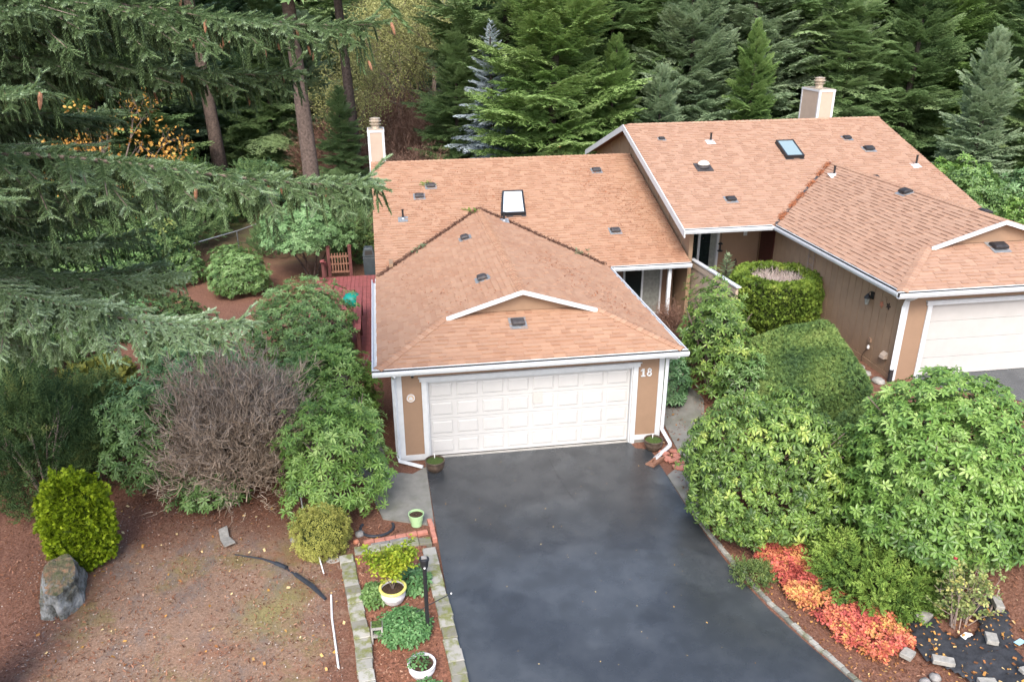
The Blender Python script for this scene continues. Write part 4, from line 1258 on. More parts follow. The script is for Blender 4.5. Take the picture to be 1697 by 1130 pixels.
# long clipped hedge between the path and the right-hand house
def superhedge(label, c, ax, half, exps, z0f, hf, n, mat, seed=0):
    """clipped mass: rounded box, ax = unit long axis in plan"""
    t = thing('clipped_hedge', label, 'hedge', (c[0], c[1], float(gz(*c))))
    ax = np.array(ax, float); ax /= np.linalg.norm(ax); ay = np.array((-ax[1], ax[0]))
    D = rng.normal(size=(n, 3)); D[:, 2] = np.abs(D[:, 2]); D /= np.linalg.norm(D, axis=1, keepdims=True)
    p = exps
    s_ = (np.abs(D) ** p).sum(1) ** (-1 / p)
    Q = D * s_[:, None]
    N = np.sign(D) * np.abs(Q) ** (p - 1); N /= np.linalg.norm(N, axis=1, keepdims=True)
    X = c[0] + Q[:, 0] * half[0] * ax[0] + Q[:, 1] * half[1] * ay[0]
    Y = c[1] + Q[:, 0] * half[0] * ax[1] + Q[:, 1] * half[1] * ay[1]
    g_ = gz(X, Y)
    H = hf(Q[:, 0], Q[:, 1])
    lum = np.array([noise.noise(Vector((x * 1.3, y * 1.3, z))) for x, y, z in zip(X, Y, Q[:, 2])])
    Z = g_ + Q[:, 2] * H * (1 + .05 * lum) + .03
    P = np.stack([X, Y, Z], 1)
    Nw = np.stack([N[:, 0] * ax[0] + N[:, 1] * ay[0], N[:, 0] * ax[1] + N[:, 1] * ay[1], N[:, 2]], 1)
    P += Nw * lum[:, None] * .05
    cover(t, P, Nw, mat, [fan(5, .10, .014, .7, .35, s) for s in range(4)], upb=.15, nf=1.1, na=.5, jit=.012, wob=.65, sc=(.7, 1.25))
    mb = MB(); V, F = [], []
    m_ = 26
    for i in range(9):
        ph = i / 8 * math.pi / 2
        for j in range(m_):
            th = 2 * math.pi * j / m_
            d = np.array((math.cos(ph) * math.cos(th), math.cos(ph) * math.sin(th), math.sin(ph))); q = d * (np.abs(d) ** p).sum() ** (-1 / p)
            x = c[0] + (q[0] * half[0] * ax[0] + q[1] * half[1] * ay[0]) * .95; y = c[1] + (q[0] * half[0] * ax[1] + q[1] * half[1] * ay[1]) * .95
            V.append((x, y, float(gz(x, y)) + q[2] * float(hf(q[0], q[1])) * .95 - (.1 if i == 0 else 0)))
    for i in range(8):
        for j in range(m_): F.append((i * m_ + j, i * m_ + (j + 1) % m_, (i + 1) * m_ + (j + 1) % m_, (i + 1) * m_ + j))
    part('inner_core', mb.add(V, F), 'hedge_core', t)  # solid dark filler added under the clipped surface against see-through
superhedge('broad sloping clipped hedge in front of the drum-shaped hedge', (8.9, .35), (.2, 1), (1.85, 1.08), 9, None, lambda a, b: .98 + .10 * a, 30000, 'hedge_trim')
superhedge('small mossy hedge end beside the grey gutter pipe of the right-hand house', (9.15, -2.2), (1, .1), (.7, .5), 3.5, None, lambda a, b: .70 + 0 * a, 6000, 'hedge_trim')

# bare grey-brown shrub
def bare_shrub(label, c, r_, h, mat, n1=14, seed=0, fine=9000, name='bare_shrub', w=.006, lump=.14, cat_='bush', z0=0.):
    t = thing(name, label, cat_, (c[0], c[1], z0))
    rr = random.Random(seed); mb = MB()
    P, N, f = dome_pts(420, c, r_ * .62, r_ * .62, h * .72, z0, lump, 2., -.25, seed)
    base = np.array((c[0], c[1], z0))
    for k in range(n1):
        a = 2 * math.pi * k / n1 + rr.uniform(-.2, .2); e = rr.uniform(.5, 1.2)
        p0 = base + (.1 * math.cos(a), .1 * math.sin(a), -.03)
        p1 = base + (r_ * .35 * math.cos(a), r_ * .35 * math.sin(a), h * .3 * e); p2 = base + (r_ * .62 * math.cos(a + .2), r_ * .62 * math.sin(a + .2), h * .55 * e)
        mb.tube([p0, p1, p2], [.032, .024, .010], 6)
    part('stem', mb, 'bark_grey', t)
    B = np.repeat(base[None] + (P - base) * .45, 3, 0); D = np.repeat(P, 3, 0) - B + rng.normal(scale=.15 * r_, size=B.shape)
    V, F, T, E1 = twigs(len(B), B, D, np.linalg.norm(D, axis=1), w * 1.6)
    mb = MB().addnp(V, F, T)
    k2 = fine // 3
    idx = rng.integers(0, len(E1), k2); D2 = (E1[idx] - base); D2 /= np.linalg.norm(D2, axis=1, keepdims=True); D2 += rng.normal(scale=.55, size=D2.shape) + (0, 0, .15)
    V, F, T, E2 = twigs(k2, E1[idx] * 1.0, D2, rng.uniform(.2, .5, k2) * r_ * .6, w)
    mb.addnp(V, F, T)
    idx = rng.integers(0, len(E2), fine); D3 = (E2[idx] - base); D3 /= np.linalg.norm(D3, axis=1, keepdims=True); D3 += rng.normal(scale=.7, size=D3.shape) + (0, 0, .2)
    V, F, T, E3 = twigs(fine, E2[idx] + rng.normal(scale=.03, size=(fine, 3)), D3, rng.uniform(.10, .28, fine) * min(1.3, r_ * .7), w * .72)
    V[:, 2] = np.maximum(V[:, 2], z0 + .01)
    mb.addnp(V, F, T + .12)
    part('twigs', mb, mat, t, kind='stuff')
    return t
bare_shrub('large leafless grey-brown shrub left of the garage', (-4.75, -.45), 1.70, 3.1, 'dry_twig', fine=9000, seed=5, w=.0115, lump=.30)
bare_shrub('weeping bare brown maple by the recessed entry', (7.15, 5.3), .60, 1.7, 'brown_twig', fine=2600, seed=6, w=.006, z0=.15)

# juniper on the right
t = thing('juniper_bush', 'feathery spreading juniper behind the orange-red groundcover', 'bush', (7.3, -5.95, .15))
def spray(L=.34, n=9, seed=0, Wd=.02):
    r_ = random.Random(seed); ps = []
    V, F, T = [], [], []
    for k in range(n):
        tt_ = k / n; p = np.array((0, 0, L * tt_)) + np.array((0, .05 * math.sin(tt_ * 3), 0))
        for sgn in (-1, 1):
            l = L * .38 * (1 - tt_ * .75) * r_.uniform(.7, 1.2); a = r_.uniform(.6, .9)
            d = np.array((sgn * math.sin(a), r_.uniform(-.2, .2), math.cos(a)))
            s_ = np.array((0, 1, 0)) * Wd * .5 if k % 2 else np.cross(d, (0, 1, 0)) * Wd * .5
            b = len(V); V += [p + s_, p - s_, p + d * l * .6 + s_ * .8, p + d * l * .6 - s_ * .8, p + d * l]
            F += [(b, b + 1, b + 3), (b, b + 3, b + 2), (b + 2, b + 3, b + 4)]; T += [-.12, -.12, 0, 0, .12 + tt_ * .1]
    return np.array(V), np.array(F), np.array(T)
P, N, f = dome_pts(1500, (7.3, -5.95), 1.02, .95, .75, .15, .28, 2.2, -.55, 5.)
N[:, 2] *= .5
cover(t, P - N * .1, N, 'juniper', [spray(.34, 9, s_, .030) for s_ in range(4)], upb=.25, nf=2, na=.5, jit=.04, wob=.3)
part('inner_core', blob((7.3, -5.95), 1.0, .93, .72, .15, .72), 'hedge_core', t)
# small green tuft by the kerb
t = thing('kerb_shrub', 'little green shrub leaning over the driveway edging', 'bush', (5.15, -5.4, 0))
P, N, f = dome_pts(240, (5.15, -5.4), .30, .26, .36, 0, .3, 2.2, -.3, 5.)
cover(t, P * [1, 1, .8], N, 'rose_leaf', [spray(.16, 6, s_, .02) for s_ in range(3)], upb=.5, base=.35)

# orange-red groundcover
t = thing('groundcover_shrub', 'orange and red autumn groundcover along the driveway edging', 'groundcover', (6.2, -6.2, 0))
n = 5200; u = rng.uniform(0, 1, n); v_ = rng.uniform(-1, 1, n)
A0, A1 = np.array((5.90, -4.60)), np.array((6.66, -7.60))
ax = A1 - A0; nrm_ = np.array((ax[1], -ax[0])) / np.linalg.norm(ax)
wid = .40 + .28 * np.sin(u * math.pi) ** .6 + .05 * np.sin(u * 17)
XY = A0 + ax * u[:, None] - nrm_ * (v_ * wid)[:, None]
nn_ = np.array([noise.noise(Vector((x * 2.1, y * 2.1, 0))) + .5 * noise.noise(Vector((x * 6, y * 6, 4))) for x, y in XY])
keep = (nn_ + rng.normal(scale=.22, size=n) > -.40 + .45 * np.abs(v_) ** 5)
XY, nn_, u = XY[keep], nn_[keep], u[keep]
n = len(XY)
P = np.stack([XY[:, 0], XY[:, 1], .05 + .30 * rng.random(n) ** .6 * (1 - .5 * np.abs(v_[keep]) ** 2) + .12 * nn_], 1)
leaf5 = [whorl(.075, .044, .15, .4, 4, s_, False) for s_ in range(3)]
A = np.tile([0, 0, 1.], (n, 1)) + rng.normal(scale=.45, size=(n, 3))
M = basis_z(A, rng.uniform(.7, 1.2, n)); tint = rng.normal(.46, .22, n) + .55 * np.array([noise.noise(Vector((x * 1.7, y * 1.7, 9))) for x, y in XY])
mb = MB(); kd = rng.integers(0, 3, n)
for k, (v, f, tt_) in enumerate(leaf5):
    q = kd == k; mb.addnp(*scatter(v, f, tt_, P[q], M[q], tint[q]))
part('foliage', mb, 'autumn', t, kind='stuff')
B = np.stack([XY[::4, 0], XY[::4, 1], np.full(len(XY[::4]), .02)], 1)
V, F, T, _ = twigs(len(B), B, np.tile([0, 0, 1.], (len(B), 1)) + rng.normal(scale=.5, size=B.shape), rng.uniform(.15, .38, len(B)), .004)
part('twigs', MB().addnp(V, F, T), 'brown_twig', t, kind='stuff')
# ------------------------------------------------------------ conifers
def frond(seed, droopy=.25):
    """flat branch of unit length along +x with feathery side twigs (z up)"""
    r_ = random.Random(seed); V, F, T = [], [], []
    def blade(p, d, l, w, t, lift=0.):
        d = d / np.linalg.norm(d)
        s_ = np.cross(d, (0, 0, 1.)); s_ /= np.linalg.norm(s_) + 1e-9
        s_ = s_ * math.cos(lift) + np.array((0, 0, 1.)) * math.sin(lift)
        b = len(V)
        V.extend([p + s_ * w * .5, p - s_ * w * .5, p + d * l]); F.append((b, b + 1, b + 2)); T.extend([t - .08, t - .08, t + .14])
    ax = lambda t: np.array((t, .04 * math.sin(t * 5 + seed), .10 * math.sin(t * 2.2) - droopy * t * t * .5 + .10 * t ** 4))
    N_ = 15
    for i in range(N_):
        t = .16 + .84 * i / N_
        p = ax(t); fw = ax(min(t + .03, 1.03)) - ax(t)
        for sg in (-1, 1):
            l = (.36 * (1 - t) ** .8 + .10) * r_.uniform(.75, 1.15)
            a = r_.uniform(.75, 1.05)
            d = np.array((math.cos(a), sg * math.sin(a), -.22 + r_.uniform(-.12, .06)))
            d /= np.linalg.norm(d)
            m_ = max(3, int(l / .045))
            for j in range(m_):
                q = p + d * l * j / m_ + np.array((0, 0, -.10 * l * (j / m_) ** 2))
                s2 = l * .30 * (1 - .55 * j / m_) + .03
                for sg2 in (-1, 1):
                    aa = math.atan2(d[1], d[0]) + sg2 * r_.uniform(.5, .95)
                    blade(q, np.array((math.cos(aa), math.sin(aa), r_.uniform(-.45, .15))), s2, .030, r_.uniform(-.1, .1) + .1 * t, r_.uniform(-.7, .7))
            blade(p + d * l * .8, d, l * .35, .03, .12, r_.uniform(-.7, .7))
        blade(p, fw, .10, .03, .12)
    return np.array(V), np.array(F), np.array(T)
FR = [frond(s_) for s_ in range(4)]
FRD = [frond(s_ + 20, .9) for s_ in range(3)]
def rotz(a): c, s_ = math.cos(a), math.sin(a); return np.array([[c, -s_, 0], [s_, c, 0], [0, 0, 1]])
def roty(a): c, s_ = math.cos(a), math.sin(a); return np.array([[c, 0, s_], [0, 1, 0], [-s_, 0, c]])
def conifer_mesh(h, rb, nb, z0=.6, seed=0, tmpl=FR, low=-.25, high=.7, pw=.8, fat=1.0, plume=False):
    r_ = random.Random(seed); Ms, Ps, Ts, Ks = [], [], [], []
    for i in range(nb):
        u = (i + r_.random()) / nb
        u = 1 - (1 - u) ** .85 if False else u
        z = z0 + (h - z0) * (1 - (1 - u) ** 1.25) if False else z0 + (h - z0) * u ** .92
        rel = (z - z0) / (h - z0)
        L = (rb * (1 - rel) ** pw + .15) * (r_.uniform(.55, 1.2) if plume else r_.uniform(.70, 1.12))
        az = i * 2.399963 + r_.uniform(-.4, .4)
        el = low + (high - low) * rel ** 1.5 + r_.uniform(-.12, .12)
        M = rotz(az) @ roty(-el) @ np.diag([L, L * r_.uniform(.85, 1.15) * fat, L])
        tb_ = r_.gauss(.50, .13) + .12 * rel + .10 * math.sin(i * .37)
        Ms.append(M); Ps.append((0, 0, z)); Ts.append(tb_); Ks.append(r_.randrange(len(tmpl)))
        if plume:
            ax_ = rotz(az) @ roty(-el) @ np.array((1., 0, 0))
            for sg in (-1, 1, 0):
                t_ = r_.uniform(.35, .7); l2 = L * (1 - t_) * r_.uniform(.9, 1.4) + .25
                M2 = rotz(az + sg * r_.uniform(.3, .8)) @ roty(-(el + r_.uniform(.15, .55))) @ np.diag([l2, l2 * 1.1, l2])
                Ms.append(M2); Ps.append(tuple(np.array((0, 0, z)) + ax_ * L * t_ * .95)); Ts.append(tb_ + .06); Ks.append(r_.randrange(len(tmpl)))
    Ms, Ps, Ts, Ks = np.array(Ms), np.array(Ps, float), np.array(Ts), np.array(Ks)
    mb = MB()
    for k, (v, f, t) in enumerate(tmpl):
        q = Ks == k; mb.addnp(*scatter(v, f, t, Ps[q], Ms[q], Ts[q]))
    for k in range(7):     # leader
        mb.add([(0.02, 0, h - .5 + k * .08), (-.02, 0, h - .5 + k * .08), (math.cos(k * 2.4) * .12, math.sin(k * 2.4) * .12, h - .38 + k * .09)], [(0, 1, 2)], .6)
    return mb.mesh('crown', 'conifer')
def trunk_mesh(h, r_, lean=0., z1=.97):
    n = 8; pts = [(lean * (k / n) ** 1.3, .1 * math.sin(k * 1.1) * min(1, h / 15), h * z1 * k / n) for k in range(n + 1)]
    pts[0] = (0, 0, -.3)
    return MB().tube(pts, [r_ * (1.25 if k == 0 else 1) * (1 - .93 * k / n) + .015 for k in range(n + 1)], 10).mesh('trunk', 'bark' if r_ > .3 else 'conifer_bark', smooth=True)
CM = [conifer_mesh(12, 3.2, 140, .5, 1, high=.9, pw=.62, plume=True), conifer_mesh(12, 2.9, 130, .4, 2, high=.8, pw=.7, plume=True), conifer_mesh(12, 3.4, 130, .8, 3, pw=.65, plume=True), conifer_mesh(12, 3.0, 135, .5, 4, FR + FRD, low=-.3, pw=.65, plume=True)]
CS = conifer_mesh(8, 2.3, 120, .2, 7, pw=.85)
CT = [conifer_mesh(30, 5.0, 150, 14.5, 5, FRD + FR[:1], low=-.35, pw=.6), conifer_mesh(30, 5.2, 160, 13, 6, FRD + FR[:2], low=-.4, pw=.6)]
TM = trunk_mesh(12, .2); TS = trunk_mesh(8, .12); TT = [trunk_mesh(30, .40, -1.6), trunk_mesh(30, .36, -1.0)]
def inst(me, name, parent, M=None, mat=None):
    o = bpy.data.objects.new(name, me); link(o); o.parent = parent
    if mat:
        o.material_slots[0].link = 'OBJECT'; o.material_slots[0].material = MATS[mat]
    return o
def tree(name, label, x, y, s_, crown, trunk, mat, group=None, rz=None, sxy=1., cat_='tree'):
    t = thing(name, label, cat_, (x, y, float(gz(x, y)) if y < 60 else (1.22 if x > 8 else 0)), group)
    t.rotation_euler[2] = rnd.uniform(0, 6.28) if rz is None else rz
    t.scale = (s_ * sxy * rnd.uniform(.9, 1.18), s_ * sxy * rnd.uniform(.9, 1.18), s_)
    if rz is None: t.rotation_euler[0], t.rotation_euler[1] = rnd.uniform(-.045, .045), rnd.uniform(-.045, .045)
    inst(crown, 'crown', t, mat=mat); inst(trunk, 'trunk', t)
    return t
front = [
    (7.3, 23.9, 1.35, 0, 'conifer_green', 'tall bright green conifer rising behind the middle of the lower roof ridge'),
    (10.2, 23.5, .62, 1, 'conifer_green', 'short pointed conifer directly behind where the two roofs meet'),
    (12.3, 22.3, .50, 2, 'conifer_grey', 'small grey-green conifer tip just above the left end of the higher ridge'),
    (11.2, 28, 1.15, 3, 'conifer', 'dark conifer behind the two short ones left of the higher roof'),
    (15.0, 25.5, .95, 0, 'conifer_grey', 'grey-green conifer above the left half of the higher ridge'),
    (17.4, 23.2, .66, 1, 'conifer_green', 'low fresh green conifer left of the taller chimney'),
    (19.3, 27, 1.1, 2, 'conifer_grey', 'tall grey-green conifer between the low fresh green one and the taller chimney'),
    (22.8, 24.5, .86, 3, 'conifer', 'conifer just right of the taller chimney'),
    (24.2, 29, 1.3, 0, 'conifer_grey', 'tall conifer behind the right end of the higher ridge'),
    (27.0, 25, 1.0, 1, 'conifer', 'dark full conifer beyond the upper right roof corner'),
    (30.5, 28, 1.25, 2, 'conifer_green', 'tall green conifer second from the right edge of the hedge row'),
    (33.0, 24, 1.05, 3, 'conifer', 'dark conifer standing at the upper right edge'),
    (27.5, 19.5, .62, 0, 'conifer_grey', 'lower grey-green conifer beside the right-hand roof slope'),
    (31.0, 19.5, .7, 2, 'conifer', 'wide low conifer at the right edge above the shrubs'),
]
for i, (x, y, s_, k, mt, lb) in enumerate(front):
    tree('conifer_tree', lb, x, y, s_, CM[k], TM, mt, 'row of conifers behind the two houses')
for i in range(18):
    x = 5.5 + i * 2.6 + rnd.uniform(-.8, .8); y = 30 + (i % 3) * 3.2 + rnd.uniform(-1, 1)
    tree('conifer_tree', 'tall conifer in the dense second rank behind the houses', x, y, rnd.uniform(1.35, 1.75), CM[i % 4], TM, ('conifer', 'conifer_grey', 'conifer')[i % 3], 'second rank of conifers behind the houses')
for i in range(17):
    x = 11 + i * 4 + rnd.uniform(-1, 1); y = 48 + (i % 2) * 6
    tree('conifer_tree', 'far tall conifer closing the view behind the ranks', x, y, rnd.uniform(1.9, 2.4), CM[(i + 1) % 4], TM, 'conifer', 'far conifers closing the view')
# left side forest
for x, y, s_, k, lb in ((-10.4, 32.3, 1.0, 0, 'tall fir with a long bare trunk behind the left yard'), (-4.35, 21.3, .95, 1, 'tall fir whose bare trunk stands left of the white-edged chimney'),
                        (-2.5, 29.5, .9, 0, 'third tall bare-trunked fir, farther back above the chimney')):
    tree('fir_tree', lb, x, y, s_, CT[k], TT[k], 'conifer', 'tall bare-trunked firs', rz=0)
tree('conifer_tree', 'low drooping conifer hiding the foot of the farthest bare trunk', -3.3, 26.8, .52, CM[3], TM, 'conifer')
lf = [(-15.5, 29, 1.4), (-19, 33, 1.6), (-16.5, 40, 1.7), (-23, 28, 1.5), (-13.5, 47, 1.7), (-18.5, 23, 1.0), (-24, 38, 1.9), (-18, 45, 2.1), (-13, 56, 2.1), (-27, 48, 2.3), (-7.5, 62, 2.2), (-15, 64, 2.4), (-23, 60, 2.4), (-31, 36, 2.0), (-5.6, 40, .8), (-8.3, 39, 1.0)]
for i, (x, y, s_) in enumerate(lf):
    tree('conifer_tree', 'dark conifer in the woods behind the left yard', x, y, s_, CM[i % 4], TM, ('conifer', 'conifer', 'conifer_grey')[i % 3], 'dark conifers in the left woods')
tree('conifer_tree', 'small dark drooping conifer left of the blue spruce', 2.9, 28, .75, CM[3], TM, 'conifer')
tree('blue_spruce_tree', 'narrow silvery blue spruce between the green conifers behind the ridge', 4.55, 25.6, 1.16, CS, TS, 'blue_spruce', sxy=.95)
for i in range(26):
    a = -.55 + 1.55 * i / 25
    d = rnd.uniform(105, 150)
    x, y = -1.2 + math.sin(a + .1) * d, -16.8 + math.cos(a + .1) * d
    tree('conifer_tree', 'distant conifer on the horizon of the woods', x, y, rnd.uniform(1.2, 1.7), CM[i % 4], TM, 'conifer_grey', 'distant conifers on the horizon')

# deciduous trees with thin yellow-green crowns
def decid_mesh(h, seed, nleaf=9000, leaf=.13, spread=.30, cut=.25):
    r_ = random.Random(seed); mb = MB(); tips = []
    def br(p, d, l, rad, lev):
        q = p + d * l
        m_ = (p + q) / 2 + np.array([r_.uniform(-.06, .06) * l for _ in range(3)])
        mb.tube([p, m_, q], [rad, rad * .85, rad * .65], 5 if lev < 2 else 3, cap=False)
        if lev >= 4: tips.append(q); return
        if lev >= 2: tips.append(m_)
        for k in range(3 if lev else 5):
            t = r_.uniform(.45, 1.) if k else 1.
            e = np.array((r_.gauss(0, 1), r_.gauss(0, 1), r_.gauss(.25, .5)))
            nd = d * 1.1 + e * spread * 1.9; nd /= np.linalg.norm(nd)
            br(p + (q - p) * t, nd, l * r_.uniform(.55, .8), rad * .55, lev + 1)
    br(np.array((0, 0, -.2)), np.array((0.02, 0, 1.)), h * .36, h * .013, 0)
    tr = mb.mesh('trunk', 'bark_grey')
    tips = np.array(tips); P = tips[rng.integers(0, len(tips), nleaf)] + rng.normal(scale=h * .035, size=(nleaf, 3))
    quad = (np.array([(-.5, 0, 0), (0, -.4, .05), (.5, 0, 0), (0, .4, .05)]), np.array([(0, 1, 2), (0, 2, 3)]), np.zeros(4))
    M = basis_z(rng.normal(size=(nleaf, 3)), leaf * rng.uniform(.6, 1.3, nleaf))
    me = MB().addnp(*scatter(*quad, P, M, rng.normal(.5, .2, nleaf))).mesh('crown', 'yellowgreen')
    return me, tr
DC = [decid_mesh(12, s_) for s_ in range(3)]
for i, (x, y, s_) in enumerate([(0.6, 46, 1.0), (4.0, 44, .95), (2.2, 52, 1.2), (-1.6, 58, 1.1), (8, 62, 1.3), (0, 72, 1.4), (5, 78, 1.5), (-4, 76, 1.5), (10, 84, 1.6), (-9, 84, 1.6), (13, 70, 1.3), (2.5, 92, 1.7), (-2.5, 38, .7)]):
    me, tr = DC[i % 3]
    tree('deciduous_tree', 'thin deciduous tree with sparse yellow-green autumn leaves in the gap behind the left chimney', x, y, s_, me, tr, 'yellowgreen', 'thin autumn trees in the gap between the conifers')
OR = decid_mesh(6, 11, 1100, .13, .34)
for x, y, s_, lb in ((-13.6, 24.5, 1.35, 'orange autumn tree glowing between the upper left branches'), (-15.6, 22, .8, 'orange autumn tree lower left of the other two in the woods'), (-11.6, 22.5, .75, 'low orange autumn shrub-tree beside the nearest bare trunk')):
    tree('autumn_tree', lb, x, y, s_, OR[0], OR[1], 'orange_leaf')
# understory
def under_mesh(r_, h, n, mat, seed, tm):
    P, N, f = dome_pts(n, (0, 0), r_, r_, h, 0, .3, 1.6, -.5, seed)
    A = N * .5 + (0, 0, .5) + rng.normal(scale=.35, size=N.shape); M = basis_z(A, rng.uniform(.7, 1.2, n))
    tint = rng.normal(.42, .15, n)
    mb = MB(); kd = rng.integers(0, len(tm), n)
    for k, (v, f_, t) in enumerate(tm):
        q = kd == k; mb.addnp(*scatter(v, f_, t, P[q], M[q], tint[q]))
    return mb.mesh('foliage', mat)
wl_ = [whorl(.18, .07, .3, .6, 6, s_, False) for s_ in range(3)]
wf = [spray(.5, 9, s_, .04) for s_ in range(3)]
UM = [under_mesh(1.5, 2.0, 700, 'leaf_rhodo', 1., wl_), under_mesh(1.5, 1.6, 700, 'leaf_pale', 2., wl_), under_mesh(1.5, 2.4, 700, 'conifer', 3., wf)]
US = stems((0, 0), 0, 1.2, 1.6, 6, .03, seed=9).mesh('stem', 'bark_grey')
def under(x, y, s_, k, mat, label, group, name='shrub'):
    t = thing(name, label, 'bush', (x, y, float(gz(x, y))), group)
    t.scale = (s_,) * 3; t.rotation_euler[2] = rnd.uniform(0, 6)
    inst(UM[k], 'foliage', t, mat=mat); inst(US, 'stem', t)
for i in range(46):
    x = rnd.uniform(-21, -7.5); y = rnd.uniform(15.5, 31)
    if x > -10 and y < 24: y += 8
    if -14 < x < -12 and y < 26: continue
    if math.hypot(x + 10.4, y - 32) < 2: continue
    under(x, y, rnd.uniform(.6, 1.15), i % 3, ('leaf_rhodo', 'broom', 'conifer', 'leaf_rhodo_blue')[i % 4], 'dark green undergrowth shrub beneath the left woods', 'undergrowth shrubs beneath the left woods')
for i, (x, y, s_) in enumerate([(-14.2, 8.0, .9), (-12.2, 11.0, .7), (-15.5, 12, 1), (-12.3, 6.0, .8), (-10.9, 2.6, .9), (-12.2, 3.5, 1.0), (-10.4, 12.6, .55), (-11.8, 14.5, .9), (-8.6, 10.8, .5), (-6.0, 18.8, .6), (-9.2, 15.2, .55), (-2.4, 17.4, .7), (-3.4, 19.3, .8), (-11.3, 7.9, .7), (-9.6, 6.4, .4), (-13, 9.3, .9), (-7.6, 16.6, .5)]):
    under(x, y, s_, (2, 0, 1)[i % 3], ('conifer', 'leaf_rhodo', 'broom')[i % 3], 'shrub in the shaded left yard below the overhanging branches', 'shrubs in the shaded left yard')
for i, (x, y, s_, k, mt) in enumerate([(20.5, 15.5, 1.0, 1, 'leaf_rhodo_bright'), (22.8, 13.5, 1.1, 0, 'leaf_rhodo'), (24.5, 16.5, 1.2, 1, 'leaf_rhodo_bright'), (20.3, 18.5, 1.0, 2, 'conifer_green'), (26.5, 13.5, 1.2, 0, 'leaf_pale'), (22.5, 19.5, 1.2, 1, 'leaf_rhodo'), (20.3, 12.2, .8, 1, 'leaf_rhodo_bright'), (24.0, 10.5, 1.0, 0, 'leaf_rhodo_bright')]):
    under(x, y, s_, k, mt, 'bright green leafy shrub beyond the right-hand roof edge', 'green shrubs beyond the right-hand roof')
for i, (x, y, s_) in enumerate([(7.6, 20.4, .75), (9.0, 20.8, .6)]):
    under(x, y, s_, 0, 'yellow_shrub' if i else 'maple_mix', 'yellow-leaved shrub showing over the lower ridge next to the party wall', 'yellow shrubs over the lower ridge')
# leafless brown brush behind the lower ridge
bs = bare_shrub('leafless brown brush just right of the white-edged chimney', (0.6, 27), 2.0, 3.1, 'brown_twig', fine=5000, seed=12, w=.012, name='brush_shrub')
for i, (x, y, s_) in enumerate([(3.0, 31, 1.1), (-2.6, 30, 1.0), (1.2, 37, 1.2), (-1.6, 42, 1.4), (4.6, 36, 1.2), (-4.6, 36, 1.1), (3.2, 43, 1.4), (6.4, 40, 1.3), (-0.6, 49, 1.5)]):
    c = bs.copy(); link(c); c.location = (x, y, 0); c.scale = (s_, s_, s_); c.rotation_euler[2] = rnd.uniform(0, 6)
    c['label'] = 'leafless brown brush in the gap behind the lower roof ridge'; c['group'] = 'leafless brush behind the lower ridge'
    for ch in list(bs.children):
        d_ = ch.copy(); link(d_); d_.parent = c
# feathery broom at the left edge
for k, (c, r_, h, lb) in enumerate((((-9.0, -.2), 1.15, 2.7, 'feathery olive-green shrub at the left edge above the lime bush'), ((-10.4, 1.3), 1.3, 2.8, 'feathery shrub behind, half out of the left edge'), ((-8.55, 1.9), .8, 1.7, 'yellow-tipped feathery shrub between the left edge and the leafy rhododendron'))):
    t = thing('broom_shrub', lb, 'bush', (c[0], c[1], 0))
    P, N, f = dome_pts(2300, c, r_, r_, h, 0, .25, 2.0, -.7, 3. + k)
    P = P - N * rng.uniform(0, .3, len(P))[:, None]
    cover(t, P, N, 'broom', [spray(.34, 9, s_, .014) for s_ in range(4)], upb=.55, nf=1.6, na=.6, jit=.05, base=.4 + (.25 if k == 2 else 0))
    part('stem', stems(c, 0, r_, h, 7, .03, seed=k), 'twig_pale', t)

# ------------------------------------------------------------ the near spruce
def shoot(seed=0, L=.15, nn=36):
    r_ = random.Random(seed); mb_V, mb_F, mb_T = [], [], []
    n = 5
    for z, r0 in ((0, .008), (L * .6, .011), (L, .003)):
        for k in range(n):
            a = 6.283 * k / n; mb_V.append((z, r0 * math.cos(a), r0 * math.sin(a))); mb_T.append(-.12)
    for i in range(2):
        for k in range(n):
            a, b, c, d = i * n + k, i * n + (k + 1) % n, (i + 1) * n + (k + 1) % n, (i + 1) * n + k
            mb_F += [(a, b, c), (a, c, d)]
    for k in range(nn):
        z = L * (k + r_.random()) / nn; a = k * 2.4 + r_.uniform(-.3, .3)
        out = np.array((0, math.cos(a), math.sin(a))); d = out + np.array((.75, 0, 0)); d /= np.linalg.norm(d)
        l = .046 * (1 - .35 * z / L) * r_.uniform(.85, 1.2); s_ = np.cross(d, (1, 0, 0)); s_ /= np.linalg.norm(s_)
        p = np.array((z, 0, 0)); b = len(mb_V)
        mb_V += [p + s_ * .0078, p - s_ * .0078, p + d * l]; mb_F.append((b, b + 1, b + 2)); t = r_.uniform(-.05, .12) + .1 * z / L; mb_T += [t - .08, t - .08, t + .16]
    return np.array(mb_V, float), np.array(mb_F), np.array(mb_T)
SHT = [shoot(s_) for s_ in range(3)]
def basis_x(D, scale):
    D = D / np.linalg.norm(D, axis=1, keepdims=True)
    a = rng.normal(size=D.shape); y = a - D * (a * D).sum(1, keepdims=True); y /= np.linalg.norm(y, axis=1, keepdims=True)
    return np.stack([D, y, np.cross(D, y)], axis=2) * np.asarray(scale).reshape(-1, 1, 1)
